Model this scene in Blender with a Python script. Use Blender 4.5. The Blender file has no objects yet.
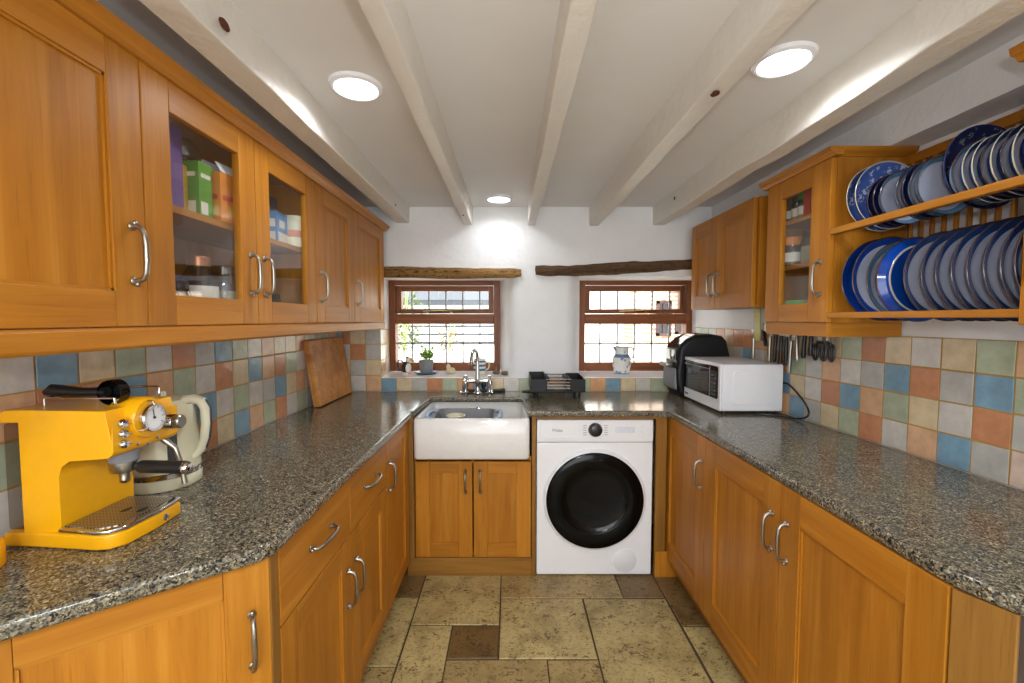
import bpy, bmesh, math, random
from mathutils import Vector, Matrix
random.seed(7)
D = bpy.data
SC = bpy.context.scene
COL = SC.collection
PI = math.pi

# ------------------------------------------------------------------ camera
cam = D.cameras.new('camera'); cam.sensor_width = 36; cam.lens = 435/1024*36; cam.shift_x = 2/1024
cam.clip_start = 0.02; cam.clip_end = 200
co = D.objects.new('camera', cam); COL.objects.link(co)
co.location = (0, 0, 1.33); co.rotation_euler = (PI/2 - math.atan(22.5/435), 0, 0)
SC.camera = co
# ------------------------------------------------------------------ world, sun, exposure
WORLD_STRENGTH = 6.0
w = D.worlds.new('sky'); SC.world = w; w.use_nodes = True
bg = w.node_tree.nodes['Background']; bg.inputs[0].default_value = (0.93, 0.97, 1.0, 1); bg.inputs[1].default_value = WORLD_STRENGTH
sun = D.lights.new('sun', 'SUN'); sun.energy = 9.0; sun.angle = math.radians(2); sun.color = (1, 0.95, 0.86)
so = D.objects.new('sun', sun); COL.objects.link(so)
so.rotation_euler = Vector((0.55, -0.55, 0.75)).to_track_quat('Z', 'Y').to_euler()
LAMP_W = 2.3
REAR_W = 44.0
def area(name, loc, size, watts, color=(1, 1, 1), rot=(0, 0, 0), shape='DISK', size_y=None, parent=None, spread=PI):
    l = D.lights.new(name, 'AREA'); l.shape = shape; l.spread = spread; l.size = size; l.energy = watts; l.color = color
    if size_y: l.size_y = size_y
    o = D.objects.new(name, l); COL.objects.link(o); o.location = loc; o.rotation_euler = rot
    if parent: o.parent = parent
    return o
# unseen area lights added behind the camera as fill, overhead and from the rear
area('rear_fill_top', (0.1, -0.9, 2.0), 0.5, REAR_W, (0.90, 0.96, 1.0))
area('rear_fill_back', (0.1, -2.3, 1.25), 2.0, REAR_W*0.9, (0.90, 0.96, 1.0), (PI/2, 0, 0), 'RECTANGLE', 1.5)
# the photographer's flash, just above the camera
area('camera_flash', (0.07, -0.03, 1.47), 0.07, 4.6, (1, 0.98, 0.96), (math.radians(86), 0, 0))
SC.view_settings.view_transform = 'Standard'; SC.view_settings.look = 'None'
SC.view_settings.exposure = 0.12; SC.view_settings.gamma = 1.0; SC.view_settings.use_curve_mapping = False
SC.cycles.max_bounces = 10; SC.cycles.diffuse_bounces = 5; SC.cycles.glossy_bounces = 4
SC.cycles.transmission_bounces = 6; SC.cycles.transparent_max_bounces = 16
SC.cycles.caustics_reflective = False; SC.cycles.caustics_refractive = False
SC.cycles.sample_clamp_indirect = 6.0

# ------------------------------------------------------------------ materials
def hx(s):
    s = s.lstrip('#'); out = []
    for i in (0, 2, 4):
        c = int(s[i:i+2], 16)/255
        out.append(c/12.92 if c <= 0.04045 else ((c+0.055)/1.055)**2.4)
    return tuple(out)
class NT:
    def __init__(s, name):
        s.m = D.materials.new(name); s.m.use_nodes = True; s.t = s.m.node_tree; s.n = s.t.nodes
        s.b = s.n['Principled BSDF']
    def add(s, kind, **kw):
        n = s.n.new(kind)
        for k, v in kw.items(): setattr(n, k, v)
        return n
    def ln(s, a, b): s.t.links.new(a, b)
    def coord(s, which='Object', scale=(1, 1, 1)):
        c = s.add('ShaderNodeTexCoord'); m = s.add('ShaderNodeMapping'); m.inputs['Scale'].default_value = scale
        s.ln(c.outputs[which], m.inputs[0]); return m.outputs[0]
    def noise(s, vec, scale, detail=4, rough=0.55, dist=0.0):
        n = s.add('ShaderNodeTexNoise'); n.inputs['Scale'].default_value = scale; n.inputs['Detail'].default_value = detail
        n.inputs['Roughness'].default_value = rough; n.inputs['Distortion'].default_value = dist
        s.ln(vec, n.inputs['Vector']); return n.outputs['Fac']
    def voro(s, vec, scale, feature='F1'):
        n = s.add('ShaderNodeTexVoronoi', feature=feature); n.inputs['Scale'].default_value = scale
        s.ln(vec, n.inputs['Vector']); return n
    def ramp(s, fac, stops, interp='LINEAR'):
        r = s.add('ShaderNodeValToRGB'); r.color_ramp.interpolation = interp
        e = r.color_ramp.elements
        while len(e) < len(stops): e.new(0.5)
        for k, (p, c) in enumerate(stops):
            e[k].position = p; e[k].color = (*c[:3], 1)
        s.ln(fac, r.inputs[0]); return r.outputs[0]
    def mix(s, fac, a, b, mode='MIX'):
        n = s.add('ShaderNodeMix', data_type='RGBA', blend_type=mode)
        for sock, v in ((n.inputs[0], fac), (n.inputs[6], a), (n.inputs[7], b)):
            if isinstance(v, (int, float)): sock.default_value = v
            elif isinstance(v, tuple): sock.default_value = (*v[:3], 1)
            else: s.ln(v, sock)
        return n.outputs[2]
    def bump(s, h, strength=0.3, dist=0.01):
        n = s.add('ShaderNodeBump'); n.inputs['Strength'].default_value = strength; n.inputs['Distance'].default_value = dist
        s.ln(h, n.inputs['Height']); s.ln(n.outputs[0], s.b.inputs['Normal'])
    def set(s, color=None, rough=None, metal=None, **kw):
        if color is not None:
            if isinstance(color, tuple): s.b.inputs['Base Color'].default_value = (*color[:3], 1)
            else: s.ln(color, s.b.inputs['Base Color'])
        if rough is not None:
            if isinstance(rough, (int, float)): s.b.inputs['Roughness'].default_value = rough
            else: s.ln(rough, s.b.inputs['Roughness'])
        if metal is not None: s.b.inputs['Metallic'].default_value = metal
        for k, v in kw.items(): s.b.inputs[k.replace('_', ' ')].default_value = v
        return s.m
def plain(name, color, rough=0.5, metal=0.0, var=0.06, scale=40, **kw):
    t = NT(name); c = hx(color) if isinstance(color, str) else color
    v = t.noise(t.coord(), scale, 3)
    col = t.ramp(v, [(0.3, tuple(x*(1-var) for x in c)), (0.7, tuple(min(1, x*(1+var)) for x in c))])
    return t.set(col, rough, metal, **kw)
def wood(name, dark, mid, light, rough=0.42, us=1.6, vs=26, bump=0.05, spots=0):
    t = NT(name); v = t.coord('UV', (us, vs, 1))
    n1 = t.noise(v, 1.0, 5, 0.6, 0.6)
    n2 = t.noise(t.coord('UV', (0.9, 4.5, 1)), 1.0, 2, 0.5, 0.4)
    c1 = t.ramp(n1, [(0.28, hx(dark)), (0.5, hx(mid)), (0.74, hx(light))])
    c2 = t.ramp(n2, [(0.3, (0.80, 0.78, 0.74)), (0.7, (1.08, 1.06, 1.02))])
    col = t.mix(1.0, c1, c2, 'MULTIPLY')
    pores = t.ramp(t.noise(t.coord('UV', (7, 210, 1)), 1.0, 2), [(0.30, (0.72, 0.66, 0.6)), (0.42, (1, 1, 1))])
    col = t.mix(0.55, col, pores, 'MULTIPLY')
    if spots:
        col = t.mix(spots, col, t.ramp(t.noise(t.coord('UV', (28, 75, 1)), 1.0, 4, 0.7), [(0.40, (0.12, 0.08, 0.05)), (0.47, (1, 1, 1))]), 'MULTIPLY')
    t.bump(n1, bump, 0.004)
    return t.set(col, rough, Specular_IOR_Level=0.32)
OAK = wood('honey_oak', '#a56719', '#b67621', '#c58832')
OAK_PALE = wood('pale_oak', '#c98a40', '#d79c52', '#e2ad68')
OAK_DARK = wood('brown_oak', '#7c5220', '#90652b', '#a27438')
MAHOGANY = wood('mahogany', '#74411f', '#8a502b', '#9b5f39', 0.42, 1.5, 34)
LINTEL_PALE = wood('old_pale_timber', '#6b4c2b', '#94703f', '#b08d58', 0.75, 2.5, 20, 0.5, 0.85)
LINTEL_DARK = wood('old_dark_timber', '#4c3a2a', '#6a5139', '#84694b', 0.8, 2.5, 22, 0.6, 0.5)

def granite():
    t = NT('granite'); v = t.coord()
    d = t.noise(v, 30, 3)
    vm = t.add('ShaderNodeVectorMath', operation='MULTIPLY_ADD'); t.ln(v, vm.inputs[0]); vm.inputs[1].default_value = (1, 1, 1)
    vo = t.voro(v, 230); vo2 = t.voro(v, 420)
    sep = t.add('ShaderNodeSeparateColor'); t.ln(vo.outputs['Color'], sep.inputs[0])
    sep2 = t.add('ShaderNodeSeparateColor'); t.ln(vo2.outputs['Color'], sep2.inputs[0])
    a = t.ramp(sep.outputs[0], [(0.0, hx('#1f1e1c')), (0.22, hx('#3f3c36')), (0.42, hx('#6d675a')), (0.62, hx('#8a806c')), (0.80, hx('#5c5e5c')), (0.93, hx('#b3a88e'))], 'CONSTANT')
    b = t.ramp(sep2.outputs[1], [(0.0, hx('#262522')), (0.3, hx('#66604f')), (0.55, hx('#8b8069')), (0.75, hx('#4a4a48')), (0.92, hx('#a09a8c'))], 'CONSTANT')
    c = t.mix(t.ramp(t.noise(v, 60, 3), [(0.4, (0, 0, 0)), (0.6, (1, 1, 1))]), a, b)
    big = t.ramp(d, [(0.3, (0.92, 0.92, 0.94)), (0.7, (1.35, 1.3, 1.18))])
    c = t.mix(1.0, c, big, 'MULTIPLY')
    return t.set(c, 0.16, Specular_IOR_Level=0.42)
GRANITE = granite()
def plaster(name, col, amt=0.35, scale=9):
    t = NT(name); v = t.coord()
    n = t.noise(v, scale, 5, 0.6)
    c = t.ramp(n, [(0.3, tuple(x*0.96 for x in hx(col))), (0.7, hx(col))])
    t.bump(n, amt, 0.02)
    return t.set(c, 0.8)
PLASTER = plaster('white_plaster', '#f3f4f6')
CEIL = plaster('ceiling_paint', '#eae9e8', 0.08, 3)
BEAMP = plaster('beam_paint', '#e6e1d8', 0.3, 14)
BEAMP.node_tree.nodes['Principled BSDF'].inputs['Roughness'].default_value = 0.42
def tilemat():
    t = NT('glazed_tile'); at = t.add('ShaderNodeAttribute', attribute_name='Col')
    n = t.noise(t.coord(), 22, 4, 0.6)
    s = t.ramp(n, [(0.3, (0.86, 0.84, 0.82)), (0.7, (1.08, 1.08, 1.08))])
    c = t.mix(1.0, at.outputs['Color'], s, 'MULTIPLY')
    t.bump(t.noise(t.coord(), 30, 3), 0.15, 0.01)
    return t.set(c, 0.22)
TILE = tilemat()
GROUT = plain('ochre_grout', '#bb934f', 0.9)
def stone():
    t = NT('travertine'); at = t.add('ShaderNodeAttribute', attribute_name='Col'); v = t.coord()
    n = t.noise(v, 7, 6, 0.65, 0.5)
    s = t.ramp(n, [(0.30, (0.50, 0.46, 0.38)), (0.5, (0.86, 0.85, 0.82)), (0.72, (1.06, 1.05, 1.02))])
    c = t.mix(1.0, at.outputs['Color'], s, 'MULTIPLY')
    pit = t.noise(t.coord('Object', (1, 1.5, 1)), 42, 5, 0.72, 1.2)
    p = t.ramp(pit, [(0.42, (0.20, 0.15, 0.09)), (0.462, (1, 1, 1))])
    msk = t.ramp(t.noise(v, 11, 3), [(0.42, (1, 1, 1)), (0.6, (0, 0, 0))])
    p = t.mix(msk, p, t.mix(0.6, p, (1, 1, 1)))
    pit2 = t.noise(v, 95, 3, 0.6, 0.6)
    p2 = t.ramp(pit2, [(0.33, (0.35, 0.28, 0.2)), (0.38, (1, 1, 1))])
    c = t.mix(1.0, t.mix(1.0, c, p, 'MULTIPLY'), p2, 'MULTIPLY')
    t.bump(pit, 0.35, 0.01)
    return t.set(c, 0.42)
STONE = stone()
FGROUT = plain('dark_grout', '#4b3d28', 0.95)
STEEL = plain('brushed_nickel', '#a09a90', 0.3, 1.0)
CHROME = plain('chrome', '#d8d8d8', 0.08, 1.0, 0.02)
BRASS = plain('aged_brass', '#a9915c', 0.35, 1.0)
CERAMIC = plain('white_ceramic', '#eae8e6', 0.12, 0, 0.02)
WHITE = plain('white_enamel', '#eeeef2', 0.25, 0, 0.01)
WHITE2 = plain('white_plastic', '#e6e6ea', 0.4, 0, 0.01)
BLACK = plain('black_plastic', '#18181a', 0.35, 0, 0.1)
BLACKGLOSS = plain('black_gloss', '#0b0b0d', 0.06, 0, 0.1)
DGREY = plain('dark_grey_plastic', '#37383c', 0.4)
GREY = plain('grey_plastic', '#84868c', 0.45)
YELLOW = plain('yellow_enamel', '#f0ac10', 0.22, 0, 0.02)
CREAM = plain('cream_enamel', '#e4e0c4', 0.25, 0, 0.02)
SLATEB = plain('slate_blue_glaze', '#5d7688', 0.3)
LEAF = plain('leaf_green', '#8fc035', 0.5, 0, 0.25, 30)
STEMG = plain('stem_green', '#8a9a4a', 0.6)
SOIL = plain('soil', '#3b2c20', 0.95)
PALESTONE = plain('pale_stone', '#cfbf9d', 0.8, 0, 0.2, 60)
BROWNST = plain('brown_stoneware', '#6d5b48', 0.6, 0, 0.25, 70)
CHARCOAL = plain('charcoal_plastic', '#17181a', 0.42, 0, 0.08, Specular_IOR_Level=0.3)
def emis(name, color, strength):
    t = NT(name); t.set((0.9, 0.9, 0.9), 0.5)
    t.b.inputs['Emission Color'].default_value = (*color, 1); t.b.inputs['Emission Strength'].default_value = strength
    return t.m
LAMP = emis('lit_diffuser', (0.95, 0.98, 1.0), 6.0)
def glass(name, tint=(1, 1, 1), refl=0.06, rough=0.02):
    t = NT(name); n = t.n; out = n['Material Output']
    tr = t.add('ShaderNodeBsdfTransparent'); tr.inputs[0].default_value = (*tint, 1)
    gl = t.add('ShaderNodeBsdfGlossy'); gl.inputs['Roughness'].default_value = rough
    fr = t.add('ShaderNodeFresnel'); fr.inputs[0].default_value = 1.4
    mp = t.add('ShaderNodeMath', operation='MULTIPLY_ADD'); mp.inputs[1].default_value = 0.16; mp.inputs[2].default_value = refl*0.25
    t.ln(fr.outputs[0], mp.inputs[0])
    mx = t.add('ShaderNodeMixShader'); t.ln(mp.outputs[0], mx.inputs[0]); t.ln(tr.outputs[0], mx.inputs[1]); t.ln(gl.outputs[0], mx.inputs[2])
    t.ln(mx.outputs[0], out.inputs[0]); return t.m
GLASS = glass('clear_glass', (0.96, 0.97, 0.97))
SMOKE = glass('smoked_plastic', (0.78, 0.74, 0.70), 0.1, 0.08)
JAR = glass('jar_glass', (0.74, 0.78, 0.77), 0.5, 0.03)
GREENGL = glass('green_glass', (0.55, 0.78, 0.62), 0.1, 0.03)
BAGPL = glass('clear_bag', (0.8, 0.8, 0.82), 0.4, 0.25)
LEAD = plain('lead_strip', '#9b9fa3', 0.6)

# ------------------------------------------------------------------ mesh builder
class MB:
    def __init__(s, M=None):
        s.bm = bmesh.new(); s.uv = s.bm.loops.layers.uv.new('UVMap'); s.col = s.bm.loops.layers.float_color.new('Col')
        s.M = M or Matrix.Identity(4); s.bev = False
    def _take(s, tb, m, g='z', color=None):
        ou, ov = random.uniform(0, 9), random.uniform(0, 9); ga = 'xyz'.index(g)
        tb.normal_update(); vm = {}
        flip = s.M.determinant() < 0
        for v in tb.verts: vm[v] = s.bm.verts.new(s.M @ v.co)
        for f in tb.faces:
            vs = [vm[v] for v in f.verts]
            cs = [v.co for v in f.verts]
            if flip: vs.reverse(); cs.reverse()
            try: nf = s.bm.faces.new(vs)
            except ValueError: continue
            nf.material_index = m; nf.smooth = True
            n = f.normal; na = max(range(3), key=lambda k: abs(n[k]))
            ax = [k for k in range(3) if k != na]
            if na == ga: u, v_ = ax
            else: u = ga; v_ = [k for k in ax if k != ga][0]
            for lp, c in zip(nf.loops, cs):
                lp[s.uv].uv = ((c[u] if na != ga else c[u]*0.3)+ou, c[v_]+ov)
                if color: lp[s.col] = (*color, 1)
        tb.free(); return s
    def box(s, x0, x1, y0, y1, z0, z1, m=0, g='z', b=0.0, seg=2, color=None):
        tb = bmesh.new(); bmesh.ops.create_cube(tb, size=1)
        for v in tb.verts:
            v.co = Vector(((x0+x1)/2+v.co.x*(x1-x0), (y0+y1)/2+v.co.y*(y1-y0), (z0+z1)/2+v.co.z*(z1-z0)))
        if b:
            s.bev = True; bmesh.ops.bevel(tb, geom=tb.edges[:], offset=b, segments=seg, profile=0.5, affect='EDGES', clamp_overlap=True)
        return s._take(tb, m, g, color)
    def prism(s, poly, ax, a, b_, m=0, g='z', b=0.0, seg=2, which=None, color=None):
        """poly: 2D points; ax: axis of extrusion; the other two axes in order x,y,z carry the points"""
        tb = bmesh.new(); k = 'xyz'.index(ax); o = [i for i in range(3) if i != k]
        def pt(p, h):
            c = [0, 0, 0]; c[o[0]], c[o[1]], c[k] = p[0], p[1], h; return tb.verts.new(c)
        lo = [pt(p, a) for p in poly]; hi = [pt(p, b_) for p in poly]; n = len(poly)
        tb.faces.new(lo); tb.faces.new(hi)
        for i in range(n): tb.faces.new((lo[i], lo[(i+1) % n], hi[(i+1) % n], hi[i]))
        bmesh.ops.recalc_face_normals(tb, faces=tb.faces[:])
        if b:
            s.bev = True; es = tb.edges[:]
            if which == 'hi': es = [e for e in tb.edges if all(v in hi for v in e.verts)]
            if which == 'side': es = [e for e in tb.edges if (e.verts[0] in hi) != (e.verts[1] in hi)]
            if which == 'caps': es = [e for e in tb.edges if (e.verts[0] in hi) == (e.verts[1] in hi)]
            bmesh.ops.bevel(tb, geom=es, offset=b, segments=seg, profile=0.5, affect='EDGES', clamp_overlap=True)
        bmesh.ops.triangulate(tb, faces=[f for f in tb.faces if len(f.verts) > 4])
        return s._take(tb, m, g, color)
    def tube(s, pts, r, seg=10, m=0, closed=False, caps=True, sx=1.0):
        pts = [Vector(p) for p in pts]; n = len(pts); tb = bmesh.new(); rings = []
        rs = r if isinstance(r, (list, tuple)) else [r]*n
        up = None
        for i, p in enumerate(pts):
            a = pts[(i-1) % n] if (closed or i) else p; b = pts[(i+1) % n] if (closed or i < n-1) else p
            t = (b-a).normalized()
            if up is None:
                up = Vector((0, 0, 1)) if abs(t.z) < 0.9 else Vector((1, 0, 0))
            x = t.cross(up)
            if x.length < 1e-6: x = t.cross(Vector((0, 1, 0)))
            x.normalize(); y = x.cross(t).normalized(); up = y
            rings.append([tb.verts.new(p + (x*math.cos(2*PI*k/seg)*sx + y*math.sin(2*PI*k/seg))*rs[i]) for k in range(seg)])
        for i in range(n if closed else n-1):
            A, B = rings[i], rings[(i+1) % n]
            for k in range(seg): tb.faces.new((A[k], A[(k+1) % seg], B[(k+1) % seg], B[k]))
        if caps and not closed:
            tb.faces.new(rings[0]); tb.faces.new(rings[-1])
        bmesh.ops.recalc_face_normals(tb, faces=tb.faces[:])
        return s._take(tb, m)
    def cyl(s, p0, p1, r0, r1=None, seg=24, m=0):
        return s.tube([p0, p1], [r0, r0 if r1 is None else r1], seg, m)
    def lathe(s, prof, T=None, seg=32, ms=None, m=0, sy=1.0):
        """prof: (r,z) list about local z, T: matrix to place it, ms: material per band"""
        tb = bmesh.new(); T = T or Matrix.Identity(4); rings = []
        if not isinstance(T, Matrix): T = Matrix.Translation(T)
        for r, z in prof:
            if r < 1e-6: rings.append([tb.verts.new(T @ Vector((0, 0, z)))])
            else: rings.append([tb.verts.new(T @ Vector((r*math.cos(2*PI*k/seg), r*sy*math.sin(2*PI*k/seg), z))) for k in range(seg)])
        mats = {}
        for i in range(len(prof)-1):
            A, B = rings[i], rings[i+1]
            for k in range(seg):
                k2 = (k+1) % seg
                if len(A) == 1 and len(B) == 1: continue
                if len(A) == 1: f = tb.faces.new((A[0], B[k2], B[k]))
                elif len(B) == 1: f = tb.faces.new((A[k], A[k2], B[0]))
                else: f = tb.faces.new((A[k], A[k2], B[k2], B[k]))
                f.material_index = ms[i] if ms else m
        bmesh.ops.recalc_face_normals(tb, faces=tb.faces[:])
        idx = [f.material_index for f in tb.faces]
        n0 = len(s.bm.faces); s._take(tb, m); s.bm.faces.ensure_lookup_table()
        for j, q in enumerate(idx): s.bm.faces[n0+j].material_index = q
        return s
    def ball(s, c, r, m=0, sc=(1, 1, 1), sub=2, jit=0.0):
        tb = bmesh.new(); bmesh.ops.create_icosphere(tb, subdivisions=sub, radius=1)
        for v in tb.verts:
            k = 1+random.uniform(-jit, jit)
            v.co = Vector((c[0]+v.co.x*r*sc[0]*k, c[1]+v.co.y*r*sc[1]*k, c[2]+v.co.z*r*sc[2]*k))
        return s._take(tb, m)
    def faces(s, verts, fs, m=0, color=None, g='z'):
        tb = bmesh.new(); vs = [tb.verts.new(v) for v in verts]
        for f in fs: tb.faces.new([vs[i] for i in f])
        return s._take(tb, m, g, color)

WM = {}      # object -> world matrix of its origin
def link(o, parent=None, at=(0, 0, 0)):
    COL.objects.link(o); Mw = Matrix.Translation(Vector(at)); WM[o] = Mw
    if parent is not None:
        o.parent = parent; o.matrix_basis = WM[parent].inverted() @ Mw
    else: o.matrix_basis = Mw
    return o
def obj(name, mb, mats, parent=None, at=None, ang=38, solid=None):
    mats = mats if isinstance(mats, (list, tuple)) else [mats]
    me = D.meshes.new(name); bm = mb.bm
    if at is None:
        if parent is not None: at = WM[parent].translation
        else:
            cs = [v.co for v in bm.verts]
            at = Vector(((min(c.x for c in cs)+max(c.x for c in cs))/2, (min(c.y for c in cs)+max(c.y for c in cs))/2, min(c.z for c in cs)))
    bmesh.ops.translate(bm, verts=bm.verts[:], vec=-Vector(at))
    bm.to_mesh(me); bm.free()
    for m in mats: me.materials.append(m)
    me.set_sharp_from_angle(angle=math.radians(ang))
    o = D.objects.new(name, me); link(o, parent, at)
    if mb.bev:
        wn = o.modifiers.new('weighted_normals', 'WEIGHTED_NORMAL'); wn.keep_sharp = True; wn.weight = 80
    return o
def thing(name, label, cat, at=(0, 0, 0), group=None):
    o = D.objects.new(name, None); o.empty_display_size = 0.05; link(o, None, at)
    return tag(o, label, cat, group)
def tag(o, label, cat, group=None, kind=None):
    o['label'] = label; o['category'] = cat
    if group: o['group'] = group
    if kind: o['kind'] = kind
    return o
def struct(name, mb, mats, parent=None, **kw):
    o = obj(name, mb, mats, parent, **kw)
    if parent is None: o['kind'] = 'structure'
    return o
def part_label(o, s): o['label'] = s; return o
def copy_thing(o, at, rot=None):
    c = o.copy(); COL.objects.link(c); c.location = at
    if rot is not None: c.rotation_euler = rot
    for ch in list(o.children):
        d = ch.copy(); COL.objects.link(d); d.parent = c
        for g in ch.children:
            e = g.copy(); COL.objects.link(e); e.parent = d
    return c
def text(name, body, loc, rot, size, mat, parent, extrude=0.0004):
    c = D.curves.new(name, 'FONT'); c.body = body; c.size = size; c.extrude = extrude; c.align_x = 'CENTER'; c.align_y = 'CENTER'
    tmp = D.objects.new(name, c); me = D.meshes.new_from_object(tmp); D.objects.remove(tmp); me.materials.clear(); me.materials.append(mat)
    o = D.objects.new(name, me); COL.objects.link(o)
    o.parent = parent; Mw = Matrix.Translation(Vector(loc)) @ rot.to_matrix().to_4x4()
    o.matrix_basis = WM[parent].inverted() @ Mw; WM[o] = Mw
    return o
from mathutils import Euler
def arc(c, r, a0, a1, n, plane='xz', y=0):
    out = []
    for i in range(n+1):
        a = a0+(a1-a0)*i/n; p, q = r*math.cos(a), r*math.sin(a)
        if plane == 'xz': out.append((c[0]+p, c[1], c[2]+q))
        elif plane == 'yz': out.append((c[0], c[1]+p, c[2]+q))
        else: out.append((c[0]+p, c[1]+q, c[2]))
    return out
# ================================================================== THE SETTING
CEIL_Z = 2.03
def XR(y): return 1.39-0.045*(y-1.0)       # the right wall runs slightly askew
XL = -1.066
# floor of irregular stone slabs
PALE, TAN, BROWN = hx('#c2ae78'), hx('#b09865'), hx('#836840')
slabs = [(-.435, -.046, 1.827, 2.25, PALE), (-.046, .543, 2.01, 2.30, TAN), (.543, .745, 2.01, 2.30, BROWN), (-.046, .346, 1.637, 2.01, PALE),
         (.346, .740, 1.40, 2.01, PALE), (-.435, -.25, 1.43, 1.827, PALE), (-.25, -.046, 1.637, 1.827, hx('#74592f')), (-.25, .146, 1.43, 1.637, TAN),
         (.146, .346, 1.43, 1.637, TAN), (.745, 1.0, 1.82, 2.30, BROWN), (.745, 1.0, 1.40, 1.82, PALE), (-.70, -.435, 2.02, 2.30, BROWN), (-.70, -.435, 1.60, 2.02, PALE),
         (-.70, -.435, 1.43, 1.60, TAN)]
yy = 1.40
while yy > -2.5:
    xx = -1.06+random.uniform(-.2, 0); h = random.choice((.2, .39, .39))
    while xx < 1.45:
        wd = random.choice((.2, .39, .39, .58)); slabs.append((max(xx, -1.06), min(xx+wd, 1.5), max(yy-h, -2.5), yy, random.choice((PALE, PALE, TAN, BROWN)))); xx += wd
    yy -= h
f = MB(); f.box(-1.2, 1.6, -2.5, 3.0, -0.06, -0.004, 0)
for x0, x1, y0, y1, c in slabs:
    if x1-x0 < .03: continue
    g = .0035; q = lambda: random.uniform(-.002, .002)
    poly = [(x0+g+q(), y0+g+q()), (x1-g+q(), y0+g+q()), (x1-g+q(), y1-g+q()), (x0+g+q(), y1-g+q())]
    k = random.uniform(.93, 1.05)
    f.prism(poly, 'z', -.02, 0.0, 1, color=tuple(v*k for v in c), b=.003, seg=1, which='hi')
struct('floor', f, [FGROUT, STONE], at=(0, 0, 0))
m = MB(); m.box(-1.25, 1.6, -2.5, 3.3, CEIL_Z, CEIL_Z+.08); struct('ceiling', m, CEIL, at=(0, 0, CEIL_Z))
m = MB(); m.box(XL-.15, XL, -2.5, 3.3, 0, CEIL_Z); struct('wall_left', m, PLASTER)
m = MB(); m.prism([(XR(-2.5), -2.5), (XR(3.12), 3.12), (1.7, 3.12), (1.7, -2.5)], 'z', 0, CEIL_Z); struct('wall_right', m, PLASTER)
m = MB(); m.box(XL, 1.7, -2.65, -2.5, 0, CEIL_Z); struct('wall_front', m, PLASTER)
# window wall: splayed reveals with soft arrises, a pier between the openings
YB, YF = 2.76, 3.10
SILL, HEAD = .957, 1.602
m = MB()
m.box(XL, XR(2.76), YB, 3.3, 0, SILL-.012)
m.box(XL, 1.7, YB, 3.3, HEAD, CEIL_Z)
m.prism([(XL, YB), (-.835, YB), (-.862, YF), (-.862, 3.3), (XL, 3.3)], 'z', SILL-.012, HEAD)
def soft(p, q, r, n=6):      # rounded corner at p between directions (towards a) and (towards b)
    return [tuple(q)]
pier = [(-.068, 3.3), (-.068, YF)]
for i in range(7):
    a = i/6; pier.append((-.026+.09*a**1.6*.9+(.0 if i < 6 else 0), YF-.12-(.22)*(1-(1-a)**2.2)))
pier += [(.10, YB), (.30, YB)]
for i in range(7):
    a = 1-i/6; pier.append((.475-.125*a**1.5, YF-.08-(.26)*(1-(1-a)**2.2)))
pier += [(.488, YF), (.488, 3.3)]
m.prism(pier, 'z', SILL-.012, HEAD)
m.prism([(1.31, YB+.22), (1.30, YF), (1.30, 3.3), (1.7, 3.3), (1.7, YB+.22)], 'z', SILL-.012, HEAD)
struct('wall_back', m, PLASTER, ang=50)
# ledge boxing along the top of the right wall
m = MB(); m.prism([(1.262, 1.905), (1.262, CEIL_Z), (1.45, CEIL_Z), (1.45, 1.905)], 'y', -2.5, 2.76)
bmM = m; struct('trim_1', m, PLASTER)

# ---- wall tiles
PAL = dict(t=hx('#c98a63'), p=hx('#dcb08a'), c=hx('#d9c6a2'), w=hx('#d3cfc8'), g=hx('#b3bda2'), b=hx('#7ea3ba'), y=hx('#bdbcb6'), o=hx('#e0a878'), k=hx('#d9c3b3'))
def tiles(name, origin, u, out, cols, u0, rows, pu=.0985, pz=.1, z0=.8707, ulen=None, top=None):
    """cols: list of colour strings bottom to top, starting at u0 along u"""
    xd, nd = Vector(u).normalized(), Vector(out).normalized()
    M = Matrix(((xd.x, nd.x, 0, origin[0]), (xd.y, nd.y, 0, origin[1]), (0, 0, 1, 0), (0, 0, 0, 1)))
    mb = MB(M); n = len(cols); L = n*pu
    mb.box(u0, u0+L, .0005, .0035, z0, z0+rows*pz, 0)
    for i, s in enumerate(cols):
        for r in range(rows):
            ch = s[r] if r < len(s) else random.choice('tpcwgbyk')
            g = .0022; j = lambda: random.uniform(-.0012, .0012)
            a, b_, c, d = u0+i*pu+g, u0+(i+1)*pu-g, z0+r*pz+g, z0+(r+1)*pz-g
            poly = [(a+j(), c+j()), (b_+j(), c+j()), (b_+j(), d+j()), (a+j(), d+j())]
            k = random.uniform(.94, 1.05)
            # prism along local y: points carry x,z
            mb.prism(poly, 'y', .003, .0062, 1, color=tuple(v*k for v in PAL[ch]), b=.0012, seg=1, which=None)
    return struct(name, mb, [GROUT, TILE], ang=60)
rnd = lambda n: [''.join(random.choice('tpcwgbyk') for _ in range(4)) for _ in range(n)]
left = rnd(7)+['ctpw', 'wgpw', 'tctb', 'bytc', 'cwbg', 'wcpw', 'tbgt', 'tbwy', 'cwtb', 'bgcg', 'pwbw', 'gypp', 'tbtc', 'wcgc', 'gpwt', 'ywbc', 'pcty', 'wbcg', 'tgwp', 'cwtb', 'bcyw']
uL0 = 1.46-.0985*14
n = int((YB-uL0)/.0985)
left = left[:n+1]
tiles('trim_2', (XL, 0), (0, 1), (1, 0), left[:n], uL0, 4)
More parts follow.
